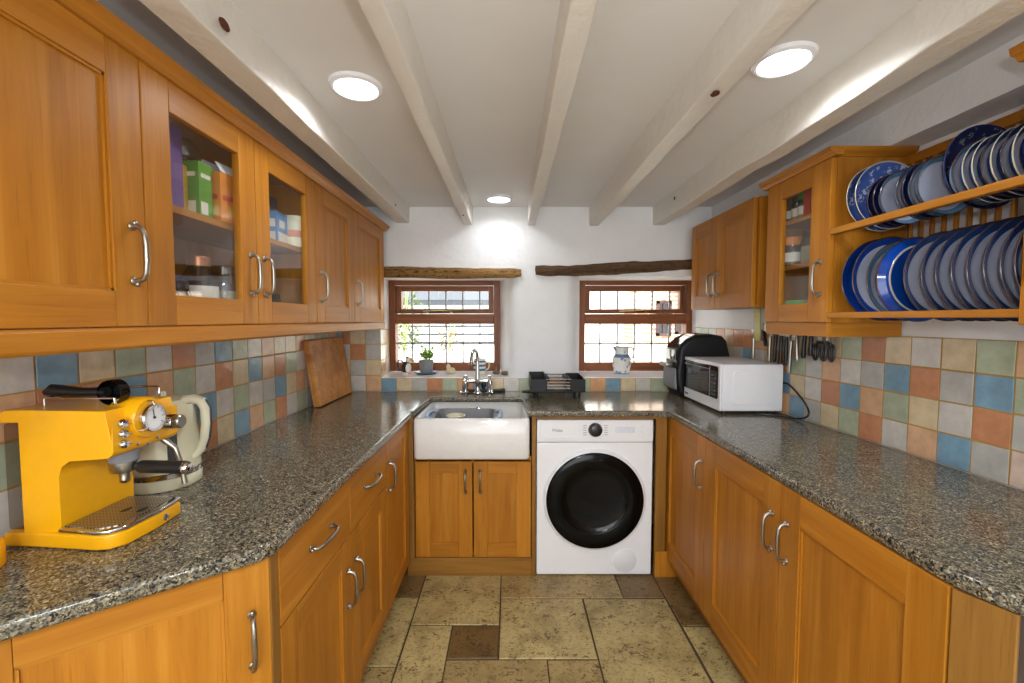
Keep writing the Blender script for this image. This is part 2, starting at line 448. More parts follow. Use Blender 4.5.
# right wall: columns run away from the camera
right = rnd(5)+['ytbg', 'bwyc', 'pctw', 'wgbc', 'topytt'[:1]+'pyt', 'gbwg', 'ctpc', 'ywyk', 'bcgc', 'pbtw', 'tyco', 'cgwp', 'wkbt', 'gcyt', 'bwcp', 'tgpt', 'ypcy', 'cbtg', 'wctg', 'yowt', 'gbwc', 'kcyo']
dR = Vector((-.045, 1)).normalized()
uR0 = (1.180-.0985*5-0.4)
tiles('trim_3', (XR(.4), .4), dR, (-dR.y, dR.x), right[:24], uR0, 4)
# window wall: four rows in the left corner, one row under the sills
tiles('trim_4', (0, YB), (-1, 0), (0, -1), ['pcyy', 'wytc', 'gcwt'], .82, 4, pu=.0975)
under = ['b', 'c', 'y', 't', 'g', 'o', 'b', 'c', 'w', 'g', 'c', 'p']
tiles('trim_5', (0, YB), (-1, 0), (0, -1), under[::-1], .82-.0975*12, 1, pu=.0975, pz=.083)
tiles('trim_6', (0, YB), (-1, 0), (0, -1), ['g', 'o', 'b', 'c', 'w', 'g', 'p', 'y', 'c'][::-1], -.415-.0965*9, 1, pu=.0965, pz=.083)
# tiled left reveal
dv = Vector((-.027, .34)).normalized()
tiles('trim_7', (-.835, YB), (dv.x, dv.y), (dv.y, -dv.x), ['cpw', 'pwc', 'wcp'], .0, 3, pu=.1, z0=.962)

# ---- windows
def window(name, x0, x1, gx, lo_px, ztop, stay, sill):
    y = YF; root = D.objects.new(name, None); link(root, None, ((x0+x1)/2, y, SILL)); root['kind'] = 'structure'
    a, b_ = .045, .052
    m = MB()
    m.box(x0, x0+a, y, y+.09, SILL, ztop, 0, 'z', .004); m.box(x1-a, x1, y, y+.09, SILL, ztop, 0, 'z', .004)
    m.box(x0+a, x1-a, y, y+.09, ztop-.036, ztop, 0, 'x', .004); m.box(x0+a, x1-a, y, y+.09, SILL, 1.018, 0, 'x', .004)
    m.box(x0+a, x1-a, y, y+.09, 1.294, 1.366, 0, 'x', .004)
    struct('window_frame', m, MAHOGANY, root)
    m = MB(); xi0, xi1 = x0+a+.004, x1-a-.004
    m.box(xi0, xi0+.034, y+.028, y+.075, 1.369, ztop-.04, 0, 'z', .003); m.box(xi1-.034, xi1, y+.028, y+.075, 1.369, ztop-.04, 0, 'z', .003)
    m.box(xi0+.034, xi1-.034, y+.028, y+.075, 1.369, 1.401, 0, 'x', .003); m.box(xi0+.034, xi1-.034, y+.028, y+.075, 1.528, ztop-.04, 0, 'x', .003)
    struct('casement', m, MAHOGANY, root)
    m = MB(); m.box(x0+a, x1-a, y+.05, y+.054, 1.016, 1.296)
    struct('lower_pane', m, GLASS, root)
    m = MB(); m.box(xi0+.03, xi1-.03, y+.05, y+.054, 1.398, 1.532)
    struct('upper_pane', m, GLASS, root)
    m = MB()
    for g in gx:
        m.box(g-.0048, g+.0048, y+.046, y+.058, 1.016, 1.296); m.box(g-.0048, g+.0048, y+.046, y+.058, 1.398, 1.532)
    m.box(x0+a, x1-a, y+.046, y+.058, 1.153-.005, 1.153+.005)
    struct('lead_strips', m, LEAD, root)
    m = MB(); sx0, sx1 = stay
    m.tube([(sx0, y+.012, 1.380), (sx0+.06, y+.006, 1.384), (sx1, y+.012, 1.396)], [.007, .006, .004], 8)
    for px in (sx0+.03, (sx0+sx1)/2+.05): m.cyl((px, y+.03, 1.376), (px, y+.004, 1.376), .008, seg=10)
    struct('casement_stay', m, BRASS, root)
    m = MB(); m.prism(sill, 'z', SILL-.012, SILL, 0, b=.004, seg=2, which='hi')
    struct('window_sill', m, CERAMIC, root)
    return root
P1 = [(412.4-510)/435*3.15+.1222*k for k in range(5)]
window('window_1', -.862, -.070, P1, None, 1.606, (-.62, -.32), [(-.835, YB+.0), (.04, YB+.0), (-.03, 2.95), (-.07, YF), (-.862, YF)])
P2 = [(600-510)/435*3.15+.1247*k for k in range(5)]
window('window_2', .490, 1.30, P2, None, 1.608, (.78, 1.06), [(.36, YB+.0), (1.308, YB+.0), (1.30, YF), (.488, YF), (.46, 2.95)])

# ---- ceiling beams (painted, rough sawn) and window lintels
def rough_bar(name, pts, hw, z0, z1, mat, label, cat, group, wob=.0022, seed=1, knots=(), rz=.004):
    """pts: (x,y) of the two ends; a bar with slightly wandering faces and eased arrises"""
    rnd = random.Random(seed); (xa, ya), (xb, yb) = pts; n = 26
    mb = MB(); verts = []; fs = []
    d = Vector((xb-xa, yb-ya)).normalized(); nrm = Vector((d.y, -d.x))
    ring = 12
    for i in range(n+1):
        t = i/n; c = Vector((xa+(xb-xa)*t, ya+(yb-ya)*t)); ww = [rnd.uniform(-wob, wob) for _ in range(4)]
        w_ = hw[0]+(hw[1]-hw[0])*t; e = .008
        L, R, B, T = -w_+ww[0], w_+ww[1], z0+ww[2]*.7+rz*math.sin(t*7+seed), z1
        prof = [(L+e, B), (R-e, B), (R-e*.3, B+e*.3), (R, B+e), (R, (B+T)/2), (R, T), (L, T), (L, (B+T)/2), (L, B+e), (L+e*.3, B+e*.3)]
        ring = len(prof)
        for (o_, z) in prof:
            p = c+nrm*o_; verts.append((p.x, p.y, z))
    for i in range(n):
        for k in range(ring):
            a, b_ = i*ring+k, i*ring+(k+1) % ring; fs.append((a, b_, b_+ring, a+ring))
    fs.append(tuple(range(ring))); fs.append(tuple(range(n*ring, (n+1)*ring)))
    mb.faces(verts, fs, 0); bmesh.ops.recalc_face_normals(mb.bm, faces=mb.bm.faces[:]); mb.bev = True
    o = obj(name, mb, mat, ang=30); tag(o, label, cat, group)
    return o
KNOT = plain('old_nail_hole', '#5a2c18', 0.9, 0, .4)
gB = 'painted ceiling beams'
b1 = rough_bar('ceiling_beam', ((-.628, -2.4), (-.672, 2.765)), (.036, .042), 1.925, CEIL_Z+.004, BEAMP, 'painted ceiling beam next to the long row of wall cupboards', 'beam', gB, seed=1)
b2 = rough_bar('ceiling_beam', ((-.256, -2.4), (-.262, 2.765)), (.028, .026), 1.918, CEIL_Z+.004, BEAMP, 'narrow painted ceiling beam between the left and the small far ceiling lights', 'beam', gB, seed=2)
b3 = rough_bar('ceiling_beam', ((.150, -2.4), (.134, 2.765)), (.028, .026), 1.918, CEIL_Z+.004, BEAMP, 'middle painted beam, just right of the small far ceiling light', 'beam', gB, seed=3)
b4 = rough_bar('ceiling_beam', ((.560, -2.4), (.528, 2.765)), (.036, .03), 1.918, CEIL_Z+.004, BEAMP, 'painted beam with knot holes on the left of the near right ceiling light', 'beam', gB, seed=4)
b5 = rough_bar('ceiling_beam', ((.985, -2.4), (.928, 2.765)), (.042, .036), 1.922, CEIL_Z+.004, BEAMP, 'painted beam with a ragged lower edge nearest the plate rack', 'beam', gB, wob=.008, seed=5, rz=.008)
def knot(beam, p, axis, r, stretch=1.7):
    mb = MB(); q = Vector(p); t = {'x': (0.35, stretch, 1), 'z': (1, stretch, .35), 'y': (1, .3, 1)}[axis]
    mb.ball(q, r, 0, t, 2, .12); obj('knot_hole', mb, KNOT, beam)
knot(b1, (-.602, .95, 1.950), 'x', .011); knot(b1, (-.629, 2.42, 1.955), 'x', .009); knot(b4, (.5135, 1.153, 1.960), 'x', .013, 1.1); knot(b4, (.535, 1.165, 1.916), 'z', .011, 1.5)
knot(b4, (.5005, 2.43, 1.982), 'x', .008, .8); knot(b5, (.8935, 2.40, 1.985), 'x', .009, .9); knot(b2, (-.236, 2.45, 1.975), 'x', .007); knot(b2, (-.265, 2.5, 1.916), 'z', .006)

def lintel(name, x0, x1, zf, mat, label, seed):
    rnd = random.Random(seed); mb = MB(); n = 22; verts = []; fs = []
    for i in range(n+1):
        t = i/n; x = x0+(x1-x0)*t; lo, hi = zf(t); r = lambda: rnd.uniform(-.003, .003)
        k = 1 if 0 < i < n else .8
        c = (lo+hi)/2; h = (hi-lo)/2*k; yf = 2.735+r()
        prof = [(yf+.012, c-h+r()), (yf+.002, c-h+.012), (yf+r(), c), (yf+.002, c+h-.012), (yf+.014, c+h+r()), (2.80, c+h), (2.80, c-h)]
        ring = len(prof)
        for y, z in prof: verts.append((x+(r() if i in (0, n) else 0), y, z))
    for i in range(n):
        for k in range(ring):
            a, b_ = i*ring+k, i*ring+(k+1) % ring; fs.append((a, b_, b_+ring, a+ring))
    fs.append(tuple(range(ring))); fs.append(tuple(range(n*ring, (n+1)*ring)))
    mb.faces(verts, fs, 0, g='x'); bmesh.ops.recalc_face_normals(mb.bm, faces=mb.bm.faces[:])
    return tag(obj(name, mb, mat, ang=45), label, 'lintel')
lintel('timber_lintel', -.83, .070, lambda t: (1.588+.004*math.sin(t*9), 1.655+.004*math.sin(t*5+1)-.006*t), LINTEL_PALE, 'pale wormy old timber lintel over the window behind the sink', 3)
lintel('timber_lintel', .158, 1.29, lambda t: (1.602+.0*t-.008*math.sin(t*4.2)+.045*t**1.3, 1.668+.036*max(0, min(1, (t-.25)*2))-.004*math.sin(t*11)), LINTEL_DARK, 'darker rough timber lintel over the window with the blue-patterned jug', 5)

# ---- recessed ceiling lights
def downlight(x, y, label, watts, r=.079):
    t = thing('ceiling_light', label, 'ceiling light', (x, y, CEIL_Z), 'round ceiling lights')
    m = MB(); m.lathe([(r*.80, -.012), (r*.86, -.014), (r*.97, -.009), (r, -.001), (r, 0.0)], (x, y, CEIL_Z), 40); obj('trim_ring', m, WHITE, t)
    m = MB(); m.lathe([(0, -.012), (r*.5, -.0118), (r*.82, -.0105)], (x, y, CEIL_Z), 40); part_label(obj('diffuser', m, LAMP, t), 'glowing white diffuser')
    l = area('lamp_light', (0, 0, -.018), r*1.6, watts, (.95, .98, 1.0), parent=t, spread=math.radians(150))
downlight(-.462, 1.345, 'round lit ceiling light between the cupboard-side beam and the next', LAMP_W)
downlight(.738, 1.212, 'round lit ceiling light beside the two right-hand beams', LAMP_W)
downlight(-.064, 2.557, 'small far lit ceiling light above the pier between the windows', LAMP_W*.5)
# ================================================================== OUTSIDE THE WINDOWS
GRAVEL = plain('pale_gravel', '#dcd6c8', .9, 0, .15, 30)
BRICK = None
def brickmat():
    t = NT('pale_brick'); b = t.add('ShaderNodeTexBrick'); t.ln(t.coord('Object', (1, 1, 1)), b.inputs[0])
    return t
m = MB(); m.box(-12, 14, 3.6, 30, .60, .88); struct('ground', m, GRAVEL)
BOARD = plain('white_board', '#d5d5d2', .7); BOARDGAP = plain('grey_board', '#2f343a', .7); ROOFG = plain('slate_roof', '#33383f', .7)
def bush(name, x, y, z, r, h, n, label, mats, seed):
    rnd = random.Random(seed); t = thing(name, label, 'bush', (x, y, z), 'garden bushes')
    m = MB()
    for k in range(5):
        a = rnd.uniform(0, 6.28); m.tube([(x, y, z), (x+.3*r*math.cos(a), y+.3*r*math.sin(a), z+h*.5), (x+.7*r*math.cos(a), y+.7*r*math.sin(a), z+h*.9)], [.008, .006, .003], 6)
    obj('stem', m, STEMG, t)
    m = MB(); vs = []; fs = []
    for k in range(n):
        u, v, s_ = rnd.uniform(0, 6.28), rnd.uniform(0, 1), rnd.uniform(.55, 1)
        c = Vector((x+r*s_*math.cos(u)*math.sin(PI*(.15+.8*v)), y+r*s_*math.sin(u)*math.sin(PI*(.15+.8*v)), z+h*(.08+.92*v*s_)))
        d = Vector((rnd.uniform(-1, 1), rnd.uniform(-1, 1), rnd.uniform(-.5, 1))).normalized(); e = d.cross(Vector((rnd.uniform(-1, 1), rnd.uniform(-1, 1), 1))).normalized()
        L = rnd.uniform(.04, .075); b0 = len(vs)
        vs += [c, c+d*L*.5+e*L*.28, c+d*L, c+d*L*.5-e*L*.28]; fs.append((b0, b0+1, b0+2, b0+3))
    m.faces(vs, fs, 0); obj('foliage', m, mats, t); return t
HEDGE = plain('hedge_leaf', '#48552a', .6, 0, .3); AUTUMN = plain('yellowing_leaf', '#6b5628', .6, 0, .3)
bush('garden_bush', -1.27, 5.2, .88, .26, 1.0, 430, 'tall green garden bush outside the left of the sink window', HEDGE, 1)
bush('garden_bush', -.80, 5.6, .88, .14, .42, 120, 'yellowish bush outside the middle of the sink window', AUTUMN, 2)
t = thing('garden_shed', 'white boarded outbuilding with a grey roof seen through the sink window', 'shed', (-1.0, 8.2, .88))
m = MB()
for k in range(5): m.box(-2.6, -.16, 8.0, 9.5, .88+.15*k+.035, .88+.15*(k+1), 0, 'x', .004)
m.box(-2.59, -.17, 8.02, 9.5, .88, 1.62, 1); obj('board_wall', m, [BOARD, BOARDGAP], t)
m = MB(); m.prism([(7.75, 1.60), (7.75, 1.67), (9.6, 2.15), (9.6, 2.05)], 'x', -2.8, -.05); obj('roof', m, ROOFG, t)
m = MB(); m.box(-2.8, -.05, 7.70, 7.76, 1.575, 1.64, 0); obj('gutter', m, BOARDGAP, t)
m = MB(); m.box(-.30, -.12, 7.9, 8.0, .88, 1.60, 0, 'z', .01); obj('corner_post', m, plain('weathered_post', '#5a5a58', .8), t)
tb = NT('pale_pink_brick'); br = tb.add('ShaderNodeTexBrick'); br.inputs['Scale'].default_value = 1.0
br.inputs['Color1'].default_value = (*hx('#a27a60'), 1); br.inputs['Color2'].default_value = (*hx('#ba967d'), 1); br.inputs['Mortar'].default_value = (*hx('#efe6da'), 1)
br.inputs['Brick Width'].default_value = .23; br.inputs['Row Height'].default_value = .075; br.inputs['Mortar Size'].default_value = .012
cc = tb.coord('Object'); sp = tb.add('ShaderNodeSeparateXYZ'); tb.ln(cc, sp.inputs[0]); cb = tb.add('ShaderNodeCombineXYZ'); tb.ln(sp.outputs[0], cb.inputs[0]); tb.ln(sp.outputs[2], cb.inputs[1]); tb.ln(cb.outputs[0], br.inputs['Vector'])
BRICKM = tb.set(br.outputs['Color'], .9)
t = thing('brick_house', 'pale brick house with dark windows beyond the right window', 'house', (3.0, 8.2, .88))
m = MB(); m.box(2.25, 5.5, 8.0, 11.0, .88, 4.5, 0); obj('wall', m, BRICKM, t)
m = MB(); m.box(.30, 2.25, 8.6, 11.0, .88, 4.5, 0); obj('rendered_wall', m, plain('white_render', '#f3f1ea', .9), t)
FR = plain('maroon_frame', '#3c2524', .6)
def hwin(x0, x1, z0, z1):
    m = MB(); e = .05
    m.box(x0, x0+e, 7.95, 8.0, z0, z1); m.box(x1-e, x1, 7.95, 8.0, z0, z1); m.box(x0, x1, 7.95, 8.0, z1-e, z1); m.box(x0, x1, 7.95, 8.0, z0, z0+e); m.box((x0+x1)/2-.02, (x0+x1)/2+.02, 7.96, 8.0, z0, z1)
    o = obj('window', m, FR, t); m = MB(); m.box(x0+e, x1-e, 7.985, 7.999, z0+e, z1-e); obj('pane', m, BLACKGLOSS, o)
hwin(2.68, 2.95, 1.02, 1.66); hwin(3.03, 3.42, 1.05, 1.40)
m = MB(); m.prism([(7.5, 1.70), (7.5, 1.76), (8.0, 2.0), (8.0, 1.92)], 'x', 2.95, 3.6); obj('porch_roof', m, ROOFG, t)
# ================================================================== FITTED KITCHEN
def frame(p0, p1, z0, out):
    """matrix whose x runs along the front (0..w), y points out of it, z up"""
    n = Vector((out[0], out[1], 0)).normalized(); x = n.cross(Vector((0, 0, 1)))
    a, b_ = Vector((p0[0], p0[1], z0)), Vector((p1[0], p1[1], z0))
    swap = (b_-a).dot(x) < 0
    o = b_ if swap else a
    M = Matrix(((x.x, n.x, 0, o.x), (x.y, n.y, 0, o.y), (0, 0, 1, z0), (0, 0, 0, 1)))
    return M, (b_-a).length, swap
def handle(parent, M, u, z, L=.110, horiz=False, out=.0, r=.0048, name='handle'):
    mb = MB(M); h = L/2; pts = []
    def P(s, d): return (u+s, out+d, z) if horiz else (u, out+d, z+s)
    prof = [(-h, 0), (-h, .010), (-h*.93, .021), (-h*.72, .027), (-h*.3, .029), (h*.3, .029), (h*.72, .027), (h*.93, .021), (h, .010), (h, 0)]
    mb.tube([P(*p) for p in prof], [.0075, .0052, .0046, .0048, .0056, .0056, .0048, .0046, .0052, .0075], 10)
    for s in (-h, h):
        c = P(s, .002); mb.ball(c, .0092, 0, (1, .45, 1), 2); c2 = P(s*1.12, .008); mb.ball(c2, .0055, 0)
    return part_label(obj(name, mb, STEEL, parent), 'nickel bow handle')
def door(parent, p0, p1, z0, z1, out, hside=None, hz=None, kind='panel', stile=.075, rail=.070, mat=None, name='door', t=.021):
    """p0,p1: ends of the FRONT face line; hside 'a' near p0 or 'b' near p1"""
    M, wd, sw = frame(p0, p1, 0, out); mb = MB(M); g = .0015
    x0, x1 = g, wd-g; yb, yf = -t, 0
    mb.box(x0, x0+stile, yb, yf, z0, z1, 0, 'z', .0025); mb.box(x1-stile, x1, yb, yf, z0, z1, 0, 'z', .0025)
    mb.box(x0+stile, x1-stile, yb, yf, z0, z0+rail, 0, 'x', .0025); mb.box(x0+stile, x1-stile, yb, yf, z1-rail, z1, 0, 'x', .0025)
    if kind == 'panel':
        mb.box(x0+stile-.002, x1-stile+.002, yb+.004, yf-.009, z0+rail-.002, z1-rail+.002, 0, 'z')
        for xa, xb, za, zb, gr in ((x0+stile, x0+stile+.005, z0+rail, z1-rail, 'z'), (x1-stile-.005, x1-stile, z0+rail, z1-rail, 'z'), (x0+stile, x1-stile, z0+rail, z0+rail+.005, 'x'), (x0+stile, x1-stile, z1-rail-.005, z1-rail, 'x')):
            mb.box(xa, xb, yf-.009, yf-.004, za, zb, 0, gr)
    o = obj(name, mb, mat or OAK, parent)
    if kind == 'glass':
        mb = MB(M); mb.box(x0+stile-.004, x1-stile+.004, -.013, -.009, z0+rail-.004, z1-rail+.004); obj('glass_pane', mb, GLASS, o)
    if hside:
        a_end = hside == 'a'
        u = (wd-.036 if sw else .036) if a_end else (.036 if sw else wd-.036)
        handle(o, M, u, hz)
    return o, M, wd, sw
def drawer(parent, p0, p1, z0, z1, out, t=.021):
    M, wd, sw = frame(p0, p1, 0, out); mb = MB(M); mb.box(.0015, wd-.0015, -t, 0, z0, z1, 0, 'x', .004)
    o = obj('drawer', mb, OAK, parent); handle(o, M, wd/2, (z0+z1)/2+.002, .125, True); return o
def carcass(parent, p0, p1, z0, z1, out, depth, t=.021, shelves=(), open_front=False, mat=None, name='body', back=True):
    M, wd, sw = frame(p0, p1, 0, out); mb = MB(M); k = .016; yf = -t-.0005; yb = yf-depth
    mb.box(0.0005, k, yb, yf, z0, z1, 0, 'z'); mb.box(wd-k, wd-.0005, yb, yf, z0, z1, 0, 'z')
    mb.box(k, wd-k, yb, yf, z0, z0+k, 0, 'x'); mb.box(k, wd-k, yb, yf, z1-k, z1, 0, 'x')
    if back: mb.box(k, wd-k, yb, yb+.008, z0+k, z1-k, 0, 'z')
    o = obj(name, mb, mat or OAK, parent)
    for i, s in enumerate(shelves):
        mb = MB(M); mb.box(k, wd-k, yb+.01, yf-.012, s-.009, s+.009, 0, 'x', .002); obj('shelf', mb, OAK, parent)
    return o, M
ZT, ZU = .838, .100            # top and bottom of the base doors
XBL, XBR = -.508, .807
gb = 'oak base cupboards'
# --- left run
def base(label, p0, p1, out, depth, at):
    t = thing('base_cabinet', label, 'cupboard', at, gb); carcass(t, p0, p1, ZU, ZT, out, depth); return t
t = base('oak base unit with drawer and door at the angled corner, near the coffee machine', (XBL, .93), (XBL, 1.355), (1, 0), .50, (-.78, 1.14, ZU))
drawer(t, (XBL, .93), (XBL, 1.355), .647, ZT, (1, 0)); door(t, (XBL, .93), (XBL, 1.355), ZU, .643, (1, 0), 'b', .487)
t = base('oak base unit with drawer and door, middle of the left run', (XBL, 1.355), (XBL, 1.755), (1, 0), .50, (-.78, 1.555, ZU))
drawer(t, (XBL, 1.355), (XBL, 1.755), .647, ZT, (1, 0)); door(t, (XBL, 1.355), (XBL, 1.755), ZU, .643, (1, 0), 'a', .487)
t = base('oak base unit with one full-height door, left run next to the sink corner', (XBL, 1.755), (XBL, 2.145), (1, 0), .50, (-.78, 1.95, ZU))
door(t, (XBL, 1.755), (XBL, 2.145), ZU, ZT, (1, 0), 'a', .672)
# angled end unit
K0 = Vector((XBL, .895)); dirA = Vector((-.292, -.228)).normalized(); outA = Vector((-dirA.y, dirA.x)); outA = outA if outA.y < 0 else -outA
if outA.x < 0 and outA.y > 0: outA = -outA
K1 = K0+dirA*.45
t = thing('base_cabinet', 'angled oak base unit under the coffee machine, at the near end of the left run', 'cupboard', (-.8, .9, ZU), gb)
k0, k1 = K0-outA*.022, K1-outA*.022
m = MB(); m.prism([tuple(k0), tuple(k1), (-1.05, k1.y-.02), (-1.05, .925), (k0.x-.01, .925)], 'z', ZU, ZT, 0, 'z'); obj('body', m, OAK, t)
door(t, tuple(K0), tuple(K1), ZU, ZT, tuple(outA), 'a', .663, stile=.082)
m = MB(); m.prism([(XBL, .896), (XBL, .929), (XBL-.022, .929), (XBL-.022, .896)], 'z', ZU, ZT, 0, 'z', .004, which='side'); struct('trim_8', m, OAK_DARK)
# --- right run
for y0, y1, hs, lab in ((1.768, 2.25, 'a', 'full-door oak base unit on the right, next to the washing machine'),
                        (1.272, 1.768, 'a', 'full-door oak base unit in the middle of the right run'),
                        (.775, 1.272, 'b', 'full-door oak base unit at the near end of the right run')):
    t = base(lab, (XBR, y0), (XBR, y1), (-1, 0), .48, (1.06, (y0+y1)/2, ZU))
    door(t, (XBR, y0), (XBR, y1), ZU, ZT, (-1, 0), hs, .678, stile=.085, rail=.092)
m = MB(); m.prism([(.808, .772), (.822, .772), (.858, .705), (.845, .697)], 'z', .02, ZT, 0, 'z', .003, which='side'); struct('trim_9', m, [OAK_DARK])  # browner oak paints in the panel's shade, as it faces away from light
m = MB(); m.box(.858, 1.36, .706, .72, .02, ZT, 0, 'z', .003); struct('trim_13', m, plain('gap_shade_brown', '#3a2c20', .7))  # dark sheet stands in for the shaded open gap past the end panel
# plinths
m = MB(); m.box(XBL-.07, XBL-.052, .93, 2.24, 0, ZU-.004, 0, 'y'); struct('baseboard_left', m, OAK_DARK)
m = MB(); m.box(XBR+.052, XBR+.07, .78, 2.18, 0, ZU-.004, 0, 'y'); struct('baseboard_right', m, OAK_DARK)
# --- sink base between two posts
t = thing('sink_cabinet', 'low oak cupboard with two doors under the white sink', 'cupboard', (-.19, 2.4, ZU))
YS = 2.19
carcass(t, (-.487, YS), (.109, YS), ZU, .60, (0, -1), .48)
m = MB(); m.box(-.487, .109, YS, YS+.02, .600, .628, 0, 'x', .002); obj('rail', m, OAK, t)
door(t, (-.487, YS), (-.192, YS), ZU, .613, (0, -1), 'b', .50, stile=.072, rail=.068)
door(t, (-.188, YS), (.109, YS), ZU, .613, (0, -1), 'a', .50, stile=.072, rail=.068)
m = MB(); m.box(-.53, .112, YS+.0, YS+.018, 0, ZU-.004, 0, 'x', .002); struct('baseboard_back', m, OAK_DARK)
m = MB(); m.box(-.53, -.488, YS-.03, YS+.02, ZU-.0, ZT, 0, 'z', .003); struct('trim_10', m, OAK_DARK)
m = MB(); m.box(.111, .133, YS-.004, YS+.5, 0, ZT, 0, 'z', .003); m.box(.745, .800, YS-.002, YS+.02, 0, ZT, 0, 'z', .003); m.box(.133, .745, YS-.002, YS+.015, .822, ZT, 0, 'x'); struct('trim_11', m, OAK_DARK)
m = MB(); m.box(.747, .86, YS-.012, YS-.003, 0, .135, 0, 'z', .002); struct('trim_12', m, OAK)
# --- granite worktop, one U-shaped slab with a notch for the sink
wt = [(XL+.002, .43), (-.775, .630), (-.60, .772), (-.505, .848), (-.488, .878), (-.486, .93), (-.488, 2.125), (-.502, 2.150), (-.482, 2.157), (-.463, 2.548), (.067, 2.548), (.092, 2.157),
      (.755, 2.157), (.79, 2.135), (.800, 2.10), (.808, 1.70), (.808, .80), (.812, .765), (.826, .725), (.848, .68), (.93, .57), (XR(.57)-.002, .57), (XR(2.75)-.002, 2.757), (XL+.002, 2.757)]
m = MB(); m.prism(wt, 'z', .839, .8705, 0, b=.009, seg=3, which='caps')
tag(obj('worktop', m, GRANITE, ang=50), 'polished speckled granite worktop running round three sides of the kitchen', 'worktop')

# --- Belfast sink
t = thing('sink', 'white ceramic apron-front sink set into the granite', 'sink', (-.19, 2.37, .628))
def basin(x0, x1, y0, y1, z0, z1, th, floor, b=.012):
    mb = MB(); mb.box(x0, x1, y0, y1, z0, z1, 0, 'x', 0)
    return mb
tb = bmesh.new()
m = MB()
x0, x1, y0, y1, z0, z1, th, fl = -.483, .098, 2.135, 2.61, .629, .834, .026, .662
def rr(x0, x1, y0, y1, r, n=4):
    out = []
    for cx, cy, a in ((x1-r, y1-r, 0), (x0+r, y1-r, PI/2), (x0+r, y0+r, PI), (x1-r, y0+r, 1.5*PI)):
        for i in range(n+1): out.append((cx+r*math.cos(a+PI/2*i/n), cy+r*math.sin(a+PI/2*i/n)))
    return out
def loft(m, loops, mat=0, cap0=True, cap1=True):
    """loops: list of (list of xy, z) with equal counts"""
    vs = []; fs = []; n = len(loops[0][0])
    for L, z in loops:
        for p in L: vs.append((p[0], p[1], z))
    for i in range(len(loops)-1):
        for k in range(n):
            a, b_ = i*n+k, i*n+(k+1) % n; fs.append((a, b_, b_+n, a+n))
    if cap0: fs.append(tuple(reversed(range(n))))
    if cap1: fs.append(tuple(range((len(loops)-1)*n, len(loops)*n)))
    m.faces(vs, fs, mat); return m
loft(m, [(rr(x0+.006, x1-.006, y0+.006, y1-.006, .02), z0), (rr(x0, x1, y0, y1, .024), z0+.008), (rr(x0, x1, y0, y1, .024), z1-.008), (rr(x0+.006, x1-.006, y0+.006, y1-.006, .02), z1),
         (rr(x0+th-.004, x1-th+.004, y0+th-.004, y1-th+.004, .03), z1), (rr(x0+th, x1-th, y0+th, y1-th, .03), z1-.006), (rr(x0+th+.004, x1-th-.004, y0+th+.004, y1-th-.004, .035), fl+.03), (rr(x0+th+.03, x1-th-.03, y0+th+.03, y1-th-.03, .03), fl)])
obj('basin', m, CERAMIC, t, ang=60)
m = MB(); m.lathe([(0, .003), (.02, .004), (.032, .002), (.034, 0)], (-.19, 2.40, fl), 24); obj('drain', m, CHROME, t)
m = MB(); m.lathe([(0, .003), (.012, .003), (.016, 0)], Matrix.Translation((-.19, y1-th-.004, .79)) @ Matrix.Rotation(PI/2, 4, 'X'), 16); obj('overflow', m, CHROME, t)
# washing-up bowl and a cup in it
t = thing('washing_up_bowl', 'grey washing-up bowl with pale blue grips sitting in the white sink', 'bowl', (-.25, 2.36, fl+.002))
def bowl(m, x0, x1, y0, y1, z0, z1, th, tap, mat=0):
    loft(m, [(rr(x0+tap, x1-tap, y0+tap, y1-tap, .03), z0), (rr(x0, x1, y0, y1, .045), z1-.006), (rr(x0-.010, x1+.010, y0-.010, y1+.010, .05), z1-.004), (rr(x0-.010, x1+.010, y0-.010, y1+.010, .05), z1),
             (rr(x0+th, x1-th, y0+th, y1-th, .043), z1), (rr(x0+tap+th, x1-tap-th, y0+tap+th, y1-tap-th, .028), z0+.004)], mat)
m = MB(); bowl(m, -.415, -.085, 2.20, 2.535, fl+.003, .803, .004, .03); obj('bowl_body', m, GREY, t, ang=50)
GRIP = plain('pale_blue_plastic', '#a9c3e2', .4)
for s, xx in ((-1, -.418), (1, -.082)):
    m = MB(); m.tube([(xx, 2.27, .800), (xx+s*.026, 2.29, .806), (xx+s*.032, 2.37, .809), (xx+s*.026, 2.45, .806), (xx, 2.475, .800)], .011, 10); part_label(obj('grip', m, GRIP, t), 'pale blue grip')
t = thing('cup', 'small white-rimmed tin standing in the washing-up bowl', 'tin', (-.293, 2.33, fl+.01))
m = MB(); m.lathe([(0, .0), (.043, 0), (.045, .008), (.045, .125), (.052, .140), (.047, .143), (.044, .13), (.040, .012), (0, .012)], (-.293, 2.33, fl+.008), 32); obj('tin_body', m, CREAM, t)
m = MB(); m.lathe([(.0455, .085), (.0462, .086), (.0462, .118), (.0455, .119)], (-.293, 2.33, fl+.008), 32); part_label(obj('band', m, BROWNST, t), 'brown band')

